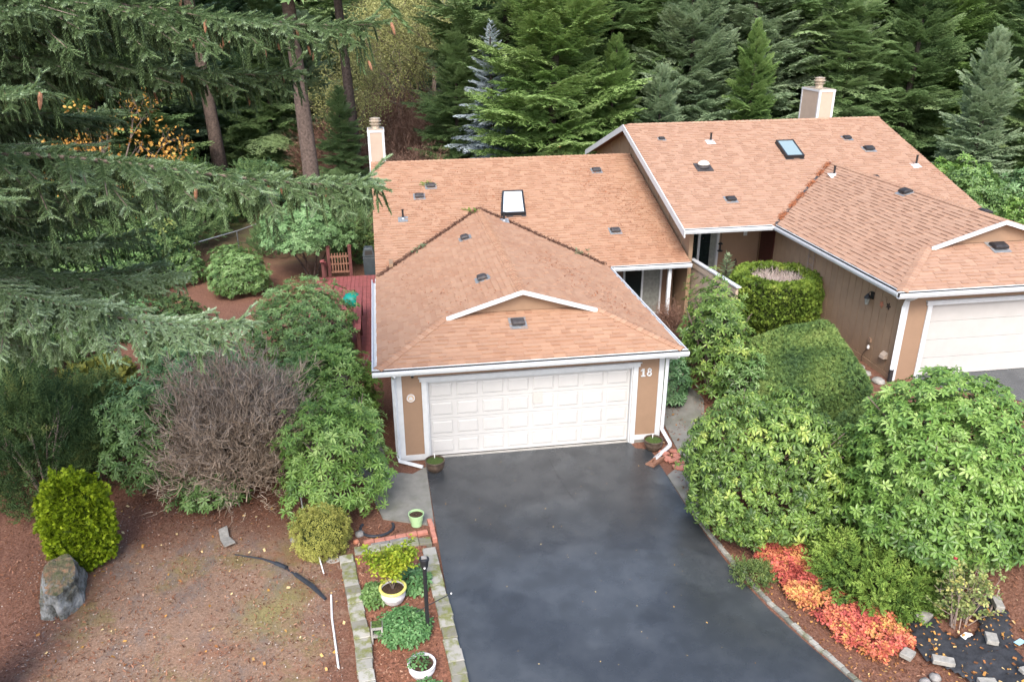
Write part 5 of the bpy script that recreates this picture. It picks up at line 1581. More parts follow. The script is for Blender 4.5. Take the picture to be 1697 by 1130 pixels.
def spruce_branch(seed, L=6.0):
    r_ = random.Random(seed); wood = MB(); P, D, SC, TT_ = [], [], [], []
    up_ = np.array((0, 0, 1.))
    ax = lambda t: np.array((L * t, .25 * math.sin(t * 3 + seed), .35 * math.sin(t * 2.0) - 1.15 * t ** 1.8 + .55 * t ** 5))
    wood.tube([ax(k / 10) for k in range(11)], [.036 * (1 - k / 11.5) + .005 for k in range(11)], 6)
    def line(p, d, l, sag, step=.10, t0=0., side=True, rise=0.):
        """shoots along a twig; returns points"""
        n = max(2, int(l / step)); pts = [p]
        for j in range(n):
            dd = d + up_ * (-sag * (j / n) + rise * max(0, j / n - .7) * 2); dd /= np.linalg.norm(dd)
            q = pts[-1] + dd * (l / n); 
            P.append(pts[-1]); D.append(dd); SC.append(r_.uniform(.85, 1.15)); TT_.append(t0 + .12 * j / n)
            if side:
                for sg in (-1, 1):
                    if r_.random() < .8:
                        sd_ = np.cross(dd, up_) * sg; e = dd * .7 + sd_ * r_.uniform(.5, .9) + up_ * r_.uniform(-.35, .1)
                        P.append(q.copy()); D.append(e / np.linalg.norm(e)); SC.append(r_.uniform(.7, 1.1)); TT_.append(t0 + .05 + r_.uniform(-.05, .12))
            pts.append(q)
        return pts
    nsec = 42
    for i in range(nsec):
        t = .16 + .84 * i / nsec; p = ax(t); fw = ax(min(1.02, t + .02)) - ax(t); fw /= np.linalg.norm(fw)
        for sg in (-1, 1):
            if r_.random() < .08: continue
            l = (1.35 * (1 - t) ** .7 * min(1, t * 3.2) + .30) * r_.uniform(.7, 1.15)
            sd_ = np.cross(fw, up_) * sg
            d = fw * r_.uniform(.5, 1.0) + sd_ + up_ * r_.uniform(-.28, .12); d /= np.linalg.norm(d)
            pts = line(p, d, l, r_.uniform(.1, .5), t0=.08, rise=.6)
            wood.tube([pts[0], pts[len(pts) // 2], pts[-1]], [.012, .008, .004], 4, cap=False)
            for q in pts[1::2]:           # weeping branchlets
                if r_.random() < .75:
                    l2 = r_.uniform(.10, .38) * (1.1 - t * .5)
                    dd = -up_ + d * r_.uniform(.1, .4) + np.array((r_.uniform(-.15, .15), r_.uniform(-.15, .15), 0))
                    pp = line(q, dd / np.linalg.norm(dd), l2, .2, step=.115, t0=-.26, side=r_.random() < .5)
        if True:
            for _ in range(2):
                P.append(p + up_ * .02); e = fw * .8 + up_ * r_.uniform(.1, .6) + np.cross(fw, up_) * r_.uniform(-.6, .6); D.append(e / np.linalg.norm(e)); SC.append(r_.uniform(.8, 1.1)); TT_.append(.08)
            line(p, fw + up_ * .1, .2, .1, t0=.08)
            l2 = r_.uniform(.2, .5); line(p, -up_ + fw * .2, l2, .1, step=.125, t0=-.12, side=False)
    line(ax(.96), ax(1.0) - ax(.96) + up_ * .05, .45, -.3, t0=.15)
    P, D, SC, TT_ = np.array(P), np.array(D), np.array(SC), np.array(TT_)
    M = basis_x(D, SC); tint = TT_ + rng.normal(.42, .09, len(P)); kd = rng.integers(0, 3, len(P))
    mb = MB()
    for k, (v, f, t) in enumerate(SHT):
        q = kd == k; mb.addnp(*scatter(v, f, t, P[q], M[q], tint[q]))
    me = mb.mesh('branch', 'spruce_near')
    return me, wood.mesh('limb', 'bark_grey')
SB = [spruce_branch(s_) for s_ in range(3)]
TRK = np.array((-7.9, -6.5, 0))
nsp = thing('spruce_tree', 'huge near spruce whose drooping branches reach in from the left edge', 'tree', tuple(TRK))
part('trunk', MB().tube([TRK + (0, 0, z) for z in (-.3, .4, 3, 7, 12, 17, 21)], [.48, .38, .33, .28, .2, .1, .02], 12), 'bark', nsp, smooth=True)
def cone_mesh():
    prof = [(.006, 0), (.018, -.012), (.021, -.045), (.019, -.09), (.011, -.13), (.002, -.15)]
    return MB().lathe(prof, (0, 0, 0), 7).mesh('cone', 'cone_brown')
CN = cone_mesh()
def add_branch(az, s_, z, pitch=0., k=0, cones=0, tint_mat=None):
    me, wd = SB[k]
    o = bpy.data.objects.new('branch', me); link(o); o.parent = nsp
    o.matrix_basis = Matrix.Translation((0, 0, z)) @ Matrix.Rotation(az, 4, 'Z') @ Matrix.Rotation(-pitch, 4, 'Y') @ Matrix.Diagonal((s_, s_, s_, 1))
    inst(wd, 'limb', o)
    vs = np.array([v.co for v in list(me.vertices)[::211]]); far_ = vs[vs[:, 0] > 4.0]
    for j in range(cones):
        c = inst(CN, 'cone', o); q = far_[rnd.randrange(len(far_))]
        c.location = (q[0], q[1], q[2] - .02); c.rotation_euler = (rnd.uniform(-.3, .3), rnd.uniform(-.3, .3) + pitch, 0); sc_ = rnd.uniform(.8, 1.15) / s_; c.scale = (sc_,) * 3
    return o
def aim(tip, k, cones=0, pitch=0.):
    d = np.array(tip) - TRK; hr = math.hypot(d[0], d[1]); s_ = hr / 6.15
    add_branch(math.atan2(d[1], d[0]), s_, d[2] + .27 * s_ * 1.0 - math.sin(pitch) * hr, pitch, k, cones)
for tip, k, cn in [((-.98, -5.9, 9.72), 0, 16), ((-1.15, -6.9, 8.0), 1, 8), ((-2.8, -7.3, 6.45), 2, 4), ((-2.2, -4.6, 9.1), 1, 8), 
                   ((-3.3, -5.2, 10.3), 2, 6), ((-4.9, -3.2, 6.6), 0, 2), ((-4.2, -8.2, 9.2), 2, 3),
                   ((-5.5, -2.6, 7.4), 0, 0), ((-4.5, -9.6, 8.4), 0, 0), ((-3.0, -3.2, 9.6), 0, 4), ((-4.6, -1.6, 9.0), 1, 2), ((-6.0, -1.2, 8.3), 2, 0), ((-5.0, -7.0, 6.1), 1, 0), ((-4.6, -7.0, 9.9), 1, 0), ((-6.3, -2.0, 6.9), 1, 0), ((-5.1, -6.0, 8.2), 2, 0), ((-5.6, -4.2, 7.0), 0, 0), ((-4.7, -6.3, 7.2), 1, 0), ((-5.4, -3.8, 9.3), 0, 0), ((-5.9, -6.2, 6.3), 2, 0), ((-5.6, -5.2, 9.9), 2, 0), ((-4.0, -4.6, 7.4), 0, 0), ((-4.3, -7.4, 6.75), 1, 0), ((-3.9, -5.6, 6.6), 2, 2), ((-4.6, -4.0, 6.3), 1, 0)]:
    aim(tip, k, cn)
for i in range(30):
    az = R(rnd.uniform(-30, 330)); z = 5.9 + i * .42
    if z < 10.6 and math.sin(az) < -.35 and math.cos(az) > -.2: continue
    add_branch(az, rnd.uniform(.55, .85) * (1 - max(0, z - 10) * .06), z, rnd.uniform(-.05, .15), i % 3)
# ------------------------------------------------------------ block planter, kerb, small things
pl = thing('block_planter', 'raised planting bed edged with mossy concrete blocks beside the driveway', 'planter', (-1.5, -5.2, 0))
def block_run(p, q, w, l, z0, z1, parent, mat='block_concrete', name='edging_block', jz=.012, r_=None, bev=.008):
    p, q = np.array(p, float), np.array(q, float); d = q - p; Lh = np.linalg.norm(d); d /= Lh; nrm_ = np.array((-d[1], d[0]))
    n = int(round(Lh / l))
    for i in range(n):
        a = p + d * (i * Lh / n + .004); b = p + d * ((i + 1) * Lh / n - .004)
        ww = w / 2 * rnd.uniform(.93, 1.05); off = nrm_ * rnd.uniform(-.01, .01); zz = z1 + rnd.uniform(-jz, jz)
        tw = rnd.uniform(-.01, .01)
        P = [a - nrm_ * ww + off, b - nrm_ * ww + off + nrm_ * tw, b + nrm_ * ww + off + nrm_ * tw, a + nrm_ * ww + off]
        i_ = .012
        c = sum(P) / 4
        top = [(x + (c - x) / np.linalg.norm(c - x) * i_) for x in P]
        V = [(x[0], x[1], z0) for x in P] + [(x[0], x[1], zz - .010) for x in P] + [(x[0], x[1], zz) for x in top]
        F = [(0, 1, 5, 4), (1, 2, 6, 5), (2, 3, 7, 6), (3, 0, 4, 7), (4, 5, 9, 8), (5, 6, 10, 9), (6, 7, 11, 10), (7, 4, 8, 11), (8, 9, 10, 11)]
        part(name, MB().add(V, F, rnd.random()), mat, parent)
block_run((-2.37, -3.55), (-2.06, -5.7), .27, .25, -.05, .13, pl); block_run((-2.06, -5.70), (-1.90, -7.4), .27, .25, -.05, .17, pl)
block_run((-.77, -3.55), (-.66, -5.0), .26, .29, -.05, .12, pl); block_run((-.65, -5.0), (-.46, -7.5), .26, .29, -.05, .12, pl)
block_run((-2.22, -3.44), (-.70, -3.30), .22, .24, -.05, .12, pl)
soil = grid_sheet(np.linspace(-2.25, -.62, 24), np.linspace(-7.4, -3.42, 50), lambda X, Y: np.array([[.065 + .02 * noise.noise(Vector((x * 3, y * 3, 1))) for x, y in zip(a, b)] for a, b in zip(X, Y)]))
Vs, Fs = soil
sx_ = -2.24 + (-3.42 - Vs[:, 1]) * .115; ex_ = -.86 + (-3.42 - Vs[:, 1]) * .07
Vs[:, 0] = sx_ + (Vs[:, 0] + 2.25) / 1.63 * (ex_ - sx_ + .05)
simple('planter_mulch', (.23, .10, .062), .95, .45, 24., bmp=.9, fine=40)
me = mesh_np('soil', Vs - ROOT[pl.name], [Fs], np.full(len(Vs), .5), 'planter_mulch', True); o = bpy.data.objects.new('soil', me); link(o); o.parent = pl
# pink bricks behind the planter
bk = thing('brick_edging', 'pinkish bricks edging the little bed behind the block planter', 'edging', (-1.2, -3.0, 0))
block_run((-2.05, -3.10), (-.75, -2.93), .10, .21, -.02, .07, bk, 'brick_pink', 'brick'); block_run((-.70, -2.55), (-.62, -3.28), .10, .37, 0, .11, bk, 'brick_pink', 'brick')
block_run((-1.9, -3.22), (-1.15, -3.12), .13, .35, -.02, .05, bk, 'stone_grey', 'stone')
# driveway kerb stones
kb = thing('stone_edging', 'curved line of small grey edging stones along the right side of the driveway', 'edging', (5.0, -5, 0))
kp = [(4.86, -3.35), (4.90, -3.9), (4.98, -4.6), (5.03, -5.2), (5.18, -6.0), (5.36, -6.75), (5.60, -7.55), (5.80, -8.2), (6.2, -9.2)]
for i, (p, q) in enumerate(zip(kp, kp[1:])):
    block_run(p, q, .085, .145 if i else .5, -.05, .055, kb, 'kerb_stone', 'edging_stone', .006)
# lamp post
lp = thing('lamp_post', 'slim black garden lamp post standing in the block planter', 'lamp', (-.93, -5.92, .06))
part('post', MB().tube([(-.93, -5.92, .04), (-.93, -5.92, 1.45)], .035, 10).lathe([(.055, 0), (.055, .04), (.036, .05)], (-.93, -5.92, .06), 12), 'black_metal', lp)
part('lamp_head', MB().lathe([(.03, 0), (.05, .02), (.065, .06), (.075, .16), (.085, .17), (.085, .20), (.06, .215)], (-.93, -5.92, 1.44), 14), 'black_metal', lp)
part('lamp_top', MB().box(-.975, -.885, -5.955, -5.885, 1.655, 1.668), 'stone_grey', lp)
part('lamp_lens', MB().lathe([(.018, 0), (.018, .012)], (-.93, -5.995, 1.50), 8), 'white_plastic', lp)
part('post_arm', MB().tube([(-.96, -5.92, .66), (-.50, -5.75, .74)], .009, 6).tube([(-1.12, -5.96, .60), (-.93, -5.92, .66)], .007, 6), 'black_metal', lp)
part('post_arm_tip', MB().lathe([(.004, -.018), (.018, 0), (.004, .018)], (-.50, -5.75, .74), 8), 'white_plastic', lp)
# pots by the garage
def pot(label, c, r_, h, mat, soil_mat, rim=.02, z0=.022, prof=None, name='plant_pot'):
    t = thing(name, label, 'plant pot', (c[0], c[1], z0))
    prof = prof or [(r_ * .62, 0), (r_ * .80, h * .18), (r_ * .95, h * .5), (r_ * .93, h * .82), (r_, h * .86), (r_ * 1.02, h * .97), (r_ * .98, h), (r_ - rim, h), (r_ - rim * 1.2, h * .84), (.01, h * .83)]
    part('pot_body', MB().lathe(prof, (c[0], c[1], z0), 28, caps=False), mat, t, smooth=False)
    part('soil', MB().lathe([(r_ - rim * 1.15, h * .85), (r_ * .5, h * .90), (.01, h * .92)], (c[0], c[1], z0), 20, caps=False), soil_mat, t)
    return t
p1 = pot('dark glazed planter with moss at the left garage corner', (-.42, -.52), .23, .27, 'clay_brown', 'moss_soil')
part('plant_tag', MB().box(-.43, -.41, -.42, -.415, .28, .40), 'white_plastic', p1)
p2 = pot('dark glazed planter with moss by the right downspout', (4.86, -.40), .23, .27, 'clay_brown', 'moss_soil')
part('plant_tag', MB().box(4.85, 4.87, -.32, -.315, .28, .38), 'white_plastic', p2)
bkt = pot('pale green plastic pot of soil beside the brick edging', (-.96, -2.62), .165, .27, 'pale_green_plastic', 'soil', .015, .02, [(.115, 0), (.125, .12), (.14, .13), (.15, .25), (.165, .25), (.165, .275), (.15, .275), (.147, .20), (.01, .19)])
yp = pot('white pot with a yellow rim and painted flowers', (-1.49, -4.98), .235, .30, 'white_glaze', 'soil', .025, .07)
part('pot_rim', MB().lathe([(.245, .285), (.25, .31), (.235, .325), (.205, .322), (.205, .29)], (-1.49, -4.98, .07), 28, caps=False), 'yellow_glaze', yp)
for a, s_ in ((-2.2, 1.), (-1.5, .8), (-.9, 1.2), (-2.8, .8)):
    cx_, cy_ = -1.49 + .225 * math.cos(a), -4.98 + .225 * math.sin(a)
    part('painted_flower', MB().lathe([(.001, -.012), (.045 * s_, 0), (.001, .012)], (0, 0, 0), 7), 'flower_motif', yp).matrix_basis = Matrix.Translation((cx_ + 1.49, cy_ + 4.98, .15)) @ Matrix.Rotation(a, 4, 'Z') @ Matrix.Rotation(math.pi / 2, 4, 'Y')
# autumn maple growing in that pot
mp = thing('potted_maple', 'small maple with yellow-green leaves growing in the yellow-rimmed pot', 'plant', (-1.49, -4.98, .33))
mb = MB(); tips = []
rr = random.Random(4)
for k in range(9):
    a = rr.uniform(0, 6.28); rad_ = rr.uniform(.15, .50); h_ = rr.uniform(.30, 1.0)
    q = np.array((-1.55 + math.cos(a) * rad_, -4.93 + math.sin(a) * rad_ * .8 + .06, .33 + h_)); p = np.array((-1.49, -4.98, .33))
    m_ = (p + q) / 2 + (0, 0, .1); mb.tube([p, m_, q], [.009, .006, .003], 4)
    tips += [q, (m_ + q) / 2, m_ * .7 + q * .3]
part('stem', mb, 'bark_grey', mp)
tips = np.array(tips); n = 620
P = tips[rng.integers(0, len(tips), n)] + rng.normal(scale=.075, size=(n, 3)); P[:, 2] = np.maximum(P[:, 2], .36)
mf = [whorl(.075, .046, .0, .5, 3, s_, False) for s_ in range(3)]
M = basis_z(np.tile([0, 0, 1.], (n, 1)) + rng.normal(scale=.4, size=(n, 3)), rng.uniform(.7, 1.2, n)); mb = MB(); kd = rng.integers(0, 3, n); tn = rng.normal(.42, .13, n) + .5 * (.8 - P[:, 2])
for k in range(3): mb.addnp(*scatter(*mf[k], P[kd == k], M[kd == k], tn[kd == k]))
part('foliage', mb, 'maple_mix', mp, kind='stuff')
def herb(label, c, rx, ry, h, z0, mat, n, L, Wd, nm='leafy_plant', np_=0):
    t = thing(nm, label, 'plant', (c[0], c[1], z0))
    P, N, f = dome_pts(n, c, rx, ry, h, z0, .15, 2, -.3, c[0])
    A = N * .35 + (0, 0, .65) + rng.normal(scale=.2, size=N.shape); M = basis_z(A, rng.uniform(.75, 1.2, n)); tn = rng.normal(.45, .14, n)
    tm = [whorl(L, Wd, .15, .7, 5, s_, False) for s_ in range(3)]; kd = rng.integers(0, 3, n); mb = MB()
    for k in range(3): mb.addnp(*scatter(*tm[k], P[kd == k], M[kd == k], tn[kd == k]))
    part('foliage', mb, mat, t, kind='stuff')
    V, F, T, _ = twigs(min(30, n), np.tile([c[0], c[1], z0], (min(30, n), 1)), N[:30] + (0, 0, .6), h * .8, .005)
    part('stem', MB().addnp(V, F, T), 'rose_leaf', t)
    return t
herb('bushy peony-like plant at the foot of the lamp post', (-1.33, -5.85), .40, .38, .40, .06, 'peony', 190, .085, .045)
herb('dark leafy clump left of the yellow-rimmed pot', (-1.80, -4.85), .24, .28, .22, .06, 'leaf_rhodo', 50, .10, .05)
herb('dark leafy clump between the yellow-rimmed pot and the driveway blocks', (-1.10, -4.58), .27, .34, .24, .06, 'peony', 60, .10, .05)
wp = pot('white-rimmed pot with sparse seedlings at the bottom edge', (-1.08, -6.80), .225, .24, 'white_glaze', 'soil', .03, .07)
herb('straggly seedlings growing in the white-rimmed pot', (-1.14, -6.80), .15, .14, .18, .27, 'peony', 14, .06, .035)
herb('low green leaves below the white-rimmed pot at the picture bottom', (-1.08, -7.20), .30, .14, .2, .06, 'peony', 40, .08, .04)
# cinder block
cb = thing('cinder_block', 'grey two-hole cinder block standing in the planter', 'block', (-1.78, -5.93, .065))
b0, b1, y0, y1 = -1.88, -1.68, -6.02, -5.83
mb = MB().box(b0, b1, y0, y1, .36, .40).box(b0, b0 + .03, y0, y1, .065, .36).box(b1 - .03, b1, y0, y1, .065, .36).box(b0 + .03, b1 - .03, y0, y1, .20, .235)
part('block_body', mb, 'grey_block', cb, bevel=.004)
part('moss_cap', MB().obox((-1.78, -5.92, .407), (.085, 0, 0), (0, .075, 0), (0, 0, .008)), 'moss_soil', cb)
# black hose loop, round stone, wire plant supports
solo('hose_ring', MB().tube([(-1.78 + .34 * math.cos(a), -2.62 + .30 * math.sin(a), .04) for a in np.linspace(2.6, 6.6, 18)], .03, 7), 'hose_black', 'black corrugated pipe bent in a half ring behind the bricks', 'hose', (-1.7, -2.7, 0))
def rock(name, label, c, r_, z0, mat, seed, sz=(1, 1, .6), cat_='stone', group=None):
    mb = MB(); V, F = [], []; n, m_ = 12, 7
    for i in range(m_ + 1):
        ph = -math.pi / 2 + math.pi * i / m_
        for j in range(n):
            th = 6.283 * j / n; d = np.array((math.cos(ph) * math.cos(th), math.cos(ph) * math.sin(th), math.sin(ph)))
            k = 1 + .22 * noise.noise(Vector(d * 1.7) + Vector((seed, 0, 0)))
            V.append((c[0] + d[0] * r_ * sz[0] * k, c[1] + d[1] * r_ * sz[1] * k, z0 + d[2] * r_ * sz[2] * k))
    for i in range(m_):
        for j in range(n): F.append((i * n + j, i * n + (j + 1) % n, (i + 1) * n + (j + 1) % n, (i + 1) * n + j))
    return solo(name, mb.add(V, F), mat, label, cat_, (c[0], c[1], z0), True, group)
rock('stone', 'small grey stone between the yellow shrub and the hose ring', (-2.13, -2.78), .10, .03, 'stone_grey', 1)
rock('stone', 'little grey stone left of the yellow-green shrub', (-3.42, -2.75), .10, .03, 'stone_grey', 2)
rock('stone', 'small orange-tan stone at the planter corner by the brick edging', (-2.2, -3.03), .07, .03, 'terracotta', 3)
rock('stone', 'pale flat stone below the yellow-green shrub', (-2.62, -3.5), .15, .0, 'grey_block', 4, (1, .8, .25))
# big boulder: chipped wedge
bo = MB()
bc = np.array((-7.42, -3.72, 0))
def bpt(x, y, z): return tuple(bc + (x, y, z))
import bmesh
bm = bmesh.new(); bmesh.ops.create_icosphere(bm, subdivisions=5, radius=1)
planes = [((-.3, -1, .12), .60), ((.85, -.6, .05), .55), ((1, .3, .1), .50), ((-1, -.2, .1), .52), ((-.6, .8, .2), .7), ((.15, -.25, 1), .70), ((-.55, -.5, .75), .74), ((.6, .9, .4), .75), ((.2, -.95, -.1), .66)]
for v in bm.verts:
    d = v.co.normalized(); k = 1.0
    for n_, dd in planes:
        nn_ = Vector(n_).normalized(); q = d.dot(nn_)
        if q > 0: k = min(k, dd / q)
    k *= 1 + .09 * noise.noise(d * 2.6 + Vector((4, 1, 2))) + .05 * noise.noise(d * 8)
    if d.y < .1 and d.z < .45: k *= 1 - .30 * math.exp(-((d.x + .05 + .25 * d.z) ** 2) / .018)
    v.co = Vector((d.x * k * .60, d.y * k * .82, d.z * k * .68 + .12))
me = bpy.data.meshes.new('boulder'); bm.to_mesh(me); bm.free(); me.materials.append(MATS['boulder_rock'])
o = bpy.data.objects.new('boulder', me); link(o); o.location = (-7.42, -3.95, 0.0)
tag(o, 'big split grey boulder with a mossy top in front of the lime bush', 'boulder')
# yard bits: mat, strip, stakes
tb = MB()
tb.add([(-4.98, -2.30, .10), (-4.83, -2.18, .10), (-4.74, -2.52, .06), (-4.90, -2.60, .06), (-4.77, -2.88, .09), (-4.58, -2.77, .09)], [(0, 1, 2, 3), (3, 2, 5, 4)])
o = solo('plastic_tray', tb, 'grey_block', 'small grey-green bent tray lying in the mulch', 'tray', (-4.8, -2.5, 0))
md = o.modifiers.new('thickness', 'SOLIDIFY'); md.thickness = .03
solo('edging_strip', MB().tube([(-4.55, -3.08, .035), (-4.0, -3.32, .05), (-3.72, -3.50, .04)], [.012, .02, .03], 6).tube([(-3.72, -3.50, .045), (-3.50, -3.68, .05)], .045, 6).tube([(-3.50, -3.68, .03), (-3.34, -3.85, .01)], .02, 6)
     .tube([(-3.32, -3.88, .03), (-2.98, -4.30, .05), (-2.72, -4.68, .03)], [.045, .05, .03], 6), 'hose_black', 'strip of black landscape edging surfacing from the bare yard', 'edging', (-3.6, -3.7, 0))
solo('stake', MB().tube([(-2.62, -4.60, .04), (-2.58, -5.2, .035), (-2.42, -6.42, .04)], .018, 6), 'white_plastic', 'long white stake lying along the left side of the planter', 'stake', (-2.5, -5.4, 0))
solo('stake', MB().tube([(-3.42, -1.3, .45), (-3.34, -1.75, .0)], .014, 6), 'white_plastic', 'short white stake above the yellow-green shrub', 'stake', (-3.4, -1.6, 0))
solo('stake', MB().tube([(-2.88, -3.62, .18), (-2.78, -3.95, .0)], .012, 6), 'white_plastic', 'short white stake below the yellow-green shrub', 'stake', (-2.8, -3.8, 0))
# splash block and pavers at the right downspout
t = thing('splash_block', 'wooden splash tray under the right downspout', 'splash block', (4.75, -1.0, .02))
part('tray_base', MB().obox((4.72, -1.0, .035), (.20, .16, 0), (-.07, .085, 0), (0, 0, .012)), 'gate_wood', t)
part('tray_side', MB().bar((4.60, -1.05, .07), (4.88, -.80, .09), .03, .06), 'gate_wood', t); part('tray_side', MB().bar((4.62, -1.20, .07), (4.96, -.95, .09), .03, .06), 'gate_wood', t)
pv = thing('brick_pavers', 'broken reddish bricks beside the right downspout', 'bricks', (5.15, -1.0, .0))
for i in range(22):
    a = rnd.uniform(0, 3.14); x = rnd.uniform(4.98, 5.35); y = rnd.uniform(-1.45, -.55)
    part('brick', MB().obox((x, y, .05 + rnd.uniform(0, .02)), (math.cos(a) * .08, math.sin(a) * .08, 0), (-math.sin(a) * .045, math.cos(a) * .045, rnd.uniform(-.006, .006)), (0, 0, .02), rnd.random()), 'brick_pink', pv)

# ------------------------------------------------------------ deck
dk = thing('deck', 'weathered red wooden deck along the left side of the garage', 'deck', (-2.3, 9, 0))
xs_ = np.arange(-3.95, -1.26, .148)
for x in xs_:
    part('deck_board', MB().box(x + .004, x + .142, 5.15 + (.0 if x > -2.2 else 0), 13.5, .42, .45, rnd.random()), 'deck_red', dk)
part('deck_rim', MB().box(-3.95, -1.25, 5.09, 5.145, .24, .45), 'rail_red', dk); part('deck_step', MB().box(-2.35, -1.3, 4.80, 5.06, .18, .22), 'deck_red', dk)
part('deck_step', MB().box(-2.35, -1.3, 4.86, 5.08, -.02, .178), 'rail_red', dk)
part('deck_rim', MB().box(-4.0, -3.955, 5.09, 13.5, 0, .45), 'rail_red', dk)
rl = thing('deck_railing', 'dark red railing along the outer edge of the deck', 'railing', (-2.2, 8.5, .45))
for y in (5.4, 7.2, 9.0): part('post', MB().box(-2.24, -2.13, y, y + .1, .45, 1.35), 'rail_red', rl)
part('rail', MB().box(-2.27, -2.10, 5.35, 9.2, 1.351, 1.39), 'deck_red', rl); part('rail', MB().box(-2.21, -2.16, 5.5, 9.0, .60, .66), 'rail_red', rl)
for y in np.arange(5.55, 8.98, .14):
    if abs(y - 7.25) > .1: part('baluster', MB().box(-2.205, -2.165, y, y + .035, .66, 1.35), 'rail_red', rl)
gt = thing('deck_gate', 'slatted wooden gate between posts at the far end of the deck', 'gate', (-2.9, 13.6, .45))
for x in (-3.42, -2.62): part('post', MB().box(x - .06, x + .06, 13.5, 13.62, .0, 1.60).lathe([(.085, 1.60), (.085, 1.65), (.0, 1.70)], (x, 13.56, 0), 4), 'rail_red', gt)
part('rail', MB().box(-3.36, -2.68, 13.53, 13.59, 1.20, 1.27), 'gate_wood', gt); part('rail', MB().box(-3.36, -2.68, 13.53, 13.59, .60, .67), 'gate_wood', gt); part('rail', MB().box(-3.36, -2.68, 13.53, 13.59, .92, .97), 'gate_wood', gt)
for x in np.arange(-3.31, -2.7, .105): part('slat', MB().box(x, x + .04, 13.505, 13.53, .60, 1.38), 'gate_wood', gt)
st = thing('stair_railing', 'stepped red stair rail at the outer far corner of the deck', 'railing', (-3.6, 13.2, .45))
for k in range(3): part('rail', MB().obox((-3.62 + .02 * k, 13.0 + k * .5, 1.25 - .22 * k), (.07, 0, 0), (0, .26, -.05), (0, 0, .03)), 'deck_red', st); part('post', MB().box(-3.67, -3.57, 12.9 + k * .5, 13.0 + k * .5, .2, 1.22 - .22 * k), 'rail_red', st)
# covered grill
t = thing('covered_grill', 'small grill under a teal cover on the deck', 'grill', (-2.42, 8.45, .45))
part('cover', MB().lathe([(.27, .62), (.31, .70), (.30, .84), (.22, .95), (.10, 1.0), (.01, 1.01)], (-2.42, 8.45, .45), 16, caps=False), 'teal_cover', t, smooth=True)
for a in (0.5, 2.6, 4.7): part('leg', MB().tube([(-2.42 + .12 * math.cos(a), 8.45 + .12 * math.sin(a), 1.1), (-2.42 + .26 * math.cos(a), 8.45 + .26 * math.sin(a), .455)], .014, 6), 'black_metal', t)
# outdoor bin
t = thing('trash_bin', 'tall dark grey outdoor bin with an open hood by the house wall', 'bin', (-1.92, 14.3, 0))
bx0, bx1, by0, by1 = -2.16, -1.68, 14.05, 14.55
part('bin_body', MB().hexa([(bx0 + .03, by0 + .03, 0), (bx1 - .03, by0 + .03, 0), (bx1 - .03, by1 - .03, 0), (bx0 + .03, by1 - .03, 0), (bx0, by0, 1.0), (bx1, by0, 1.0), (bx1, by1, 1.0), (bx0, by1, 1.0)]), 'bin_grey', t, bevel=.03)
part('bin_hood', MB().hexa([(bx0 - .01, by0 - .01, 1.0), (bx1 + .01, by0 - .01, 1.0), (bx1 + .01, by1 + .01, 1.0), (bx0 - .01, by1 + .01, 1.0), (bx0 + .07, by0 + .05, 1.36), (bx1 - .07, by0 + .05, 1.36), (bx1 - .07, by1 - .07, 1.36), (bx0 + .07, by1 - .07, 1.36)]), 'bin_grey', t, bevel=.04)
part('bin_opening', MB().add([(bx0 + .09, by0 - .008, 1.10), (bx1 - .09, by0 - .008, 1.10), (bx1 - .11, by0 + .016, 1.26), (bx0 + .11, by0 + .016, 1.26)], [(0, 1, 2, 3)]), 'dark_gap', t)

# chain-link fence at the back left
cf = thing('chain_link_fence', 'chain link fence with a thin grey top rail behind the left shrubs', 'fence', (-8.5, 18, 0))
def clf(p, q, h):
    p, q = np.array(p, float), np.array(q, float); L = np.linalg.norm(q - p); d = (q - p) / L
    part('rail', MB().tube([(p[0], p[1], h), (q[0], q[1], h)], .022, 6), 'galvanised', cf)
    for k in range(int(L / 2.6) + 1):
        c = p + d * 2.6 * k; part('post', MB().tube([(c[0], c[1], 0), (c[0], c[1], h)], .028, 6), 'galvanised', cf)
    V, F = [], []
    st_ = .14
    for sg in (1, -1):
        for k in np.arange(-h, L, st_):
            a, b = k, k + h
            z0_, z1_ = 0., h
            if a < 0: z0_ = -a; a = 0
            if b > L: z1_ = h - (b - L); b = L
            if z1_ <= z0_: continue
            if sg < 0: A_, B_ = p + d * a, p + d * b; za, zb_ = h - z0_, h - z1_
            else: A_, B_ = p + d * a, p + d * b; za, zb_ = z0_, z1_
            i = len(V); V += [(A_[0], A_[1], za - .004), (A_[0], A_[1], za + .004), (B_[0], B_[1], zb_ + .004), (B_[0], B_[1], zb_ - .004)]; F.append((i, i + 1, i + 2, i + 3))
    o = part('wire_mesh', MB().add(V, F), 'wire_green', cf, kind='stuff')
clf((-7.7, 19.4), (-4.6, 24.5), .95); clf((-7.7, 19.4), (-14.5, 11.2), .95)

# ------------------------------------------------------------ porch bits right
pk = thing('picket_ornament', 'dark brown picket ornament standing on the right porch', 'ornament', (10.0, 7.2, 1.0))
for k, (x, h_) in enumerate(((9.72, .85), (9.86, .75), (10.0, 1.12), (10.14, .80), (10.28, .92))):
    part('picket', MB().prism([(x - .05, 7.2, .95), (x + .05, 7.2, .95), (x + .05, 7.2, 1.2 + h_ - .1), (x, 7.2, 1.2 + h_), (x - .05, 7.2, 1.2 + h_ - .1)], (0, .03, 0)), 'brown_picket', pk)
part('cross_bar', MB().box(9.66, 10.34, 7.232, 7.26, 1.35, 1.43), 'brown_picket', pk)
lt = thing('hanging_lantern', 'dark lantern hanging by the white post of the right porch', 'lantern', (9.56, 7.5, 2.6))
part('lantern_body', MB().lathe([(.03, .30), (.09, .24), (.02, .23), (.03, .05), (.09, .03), (.09, 0), (.03, -.02)], (9.56, 7.5, 2.5), 8), 'black_metal', lt)
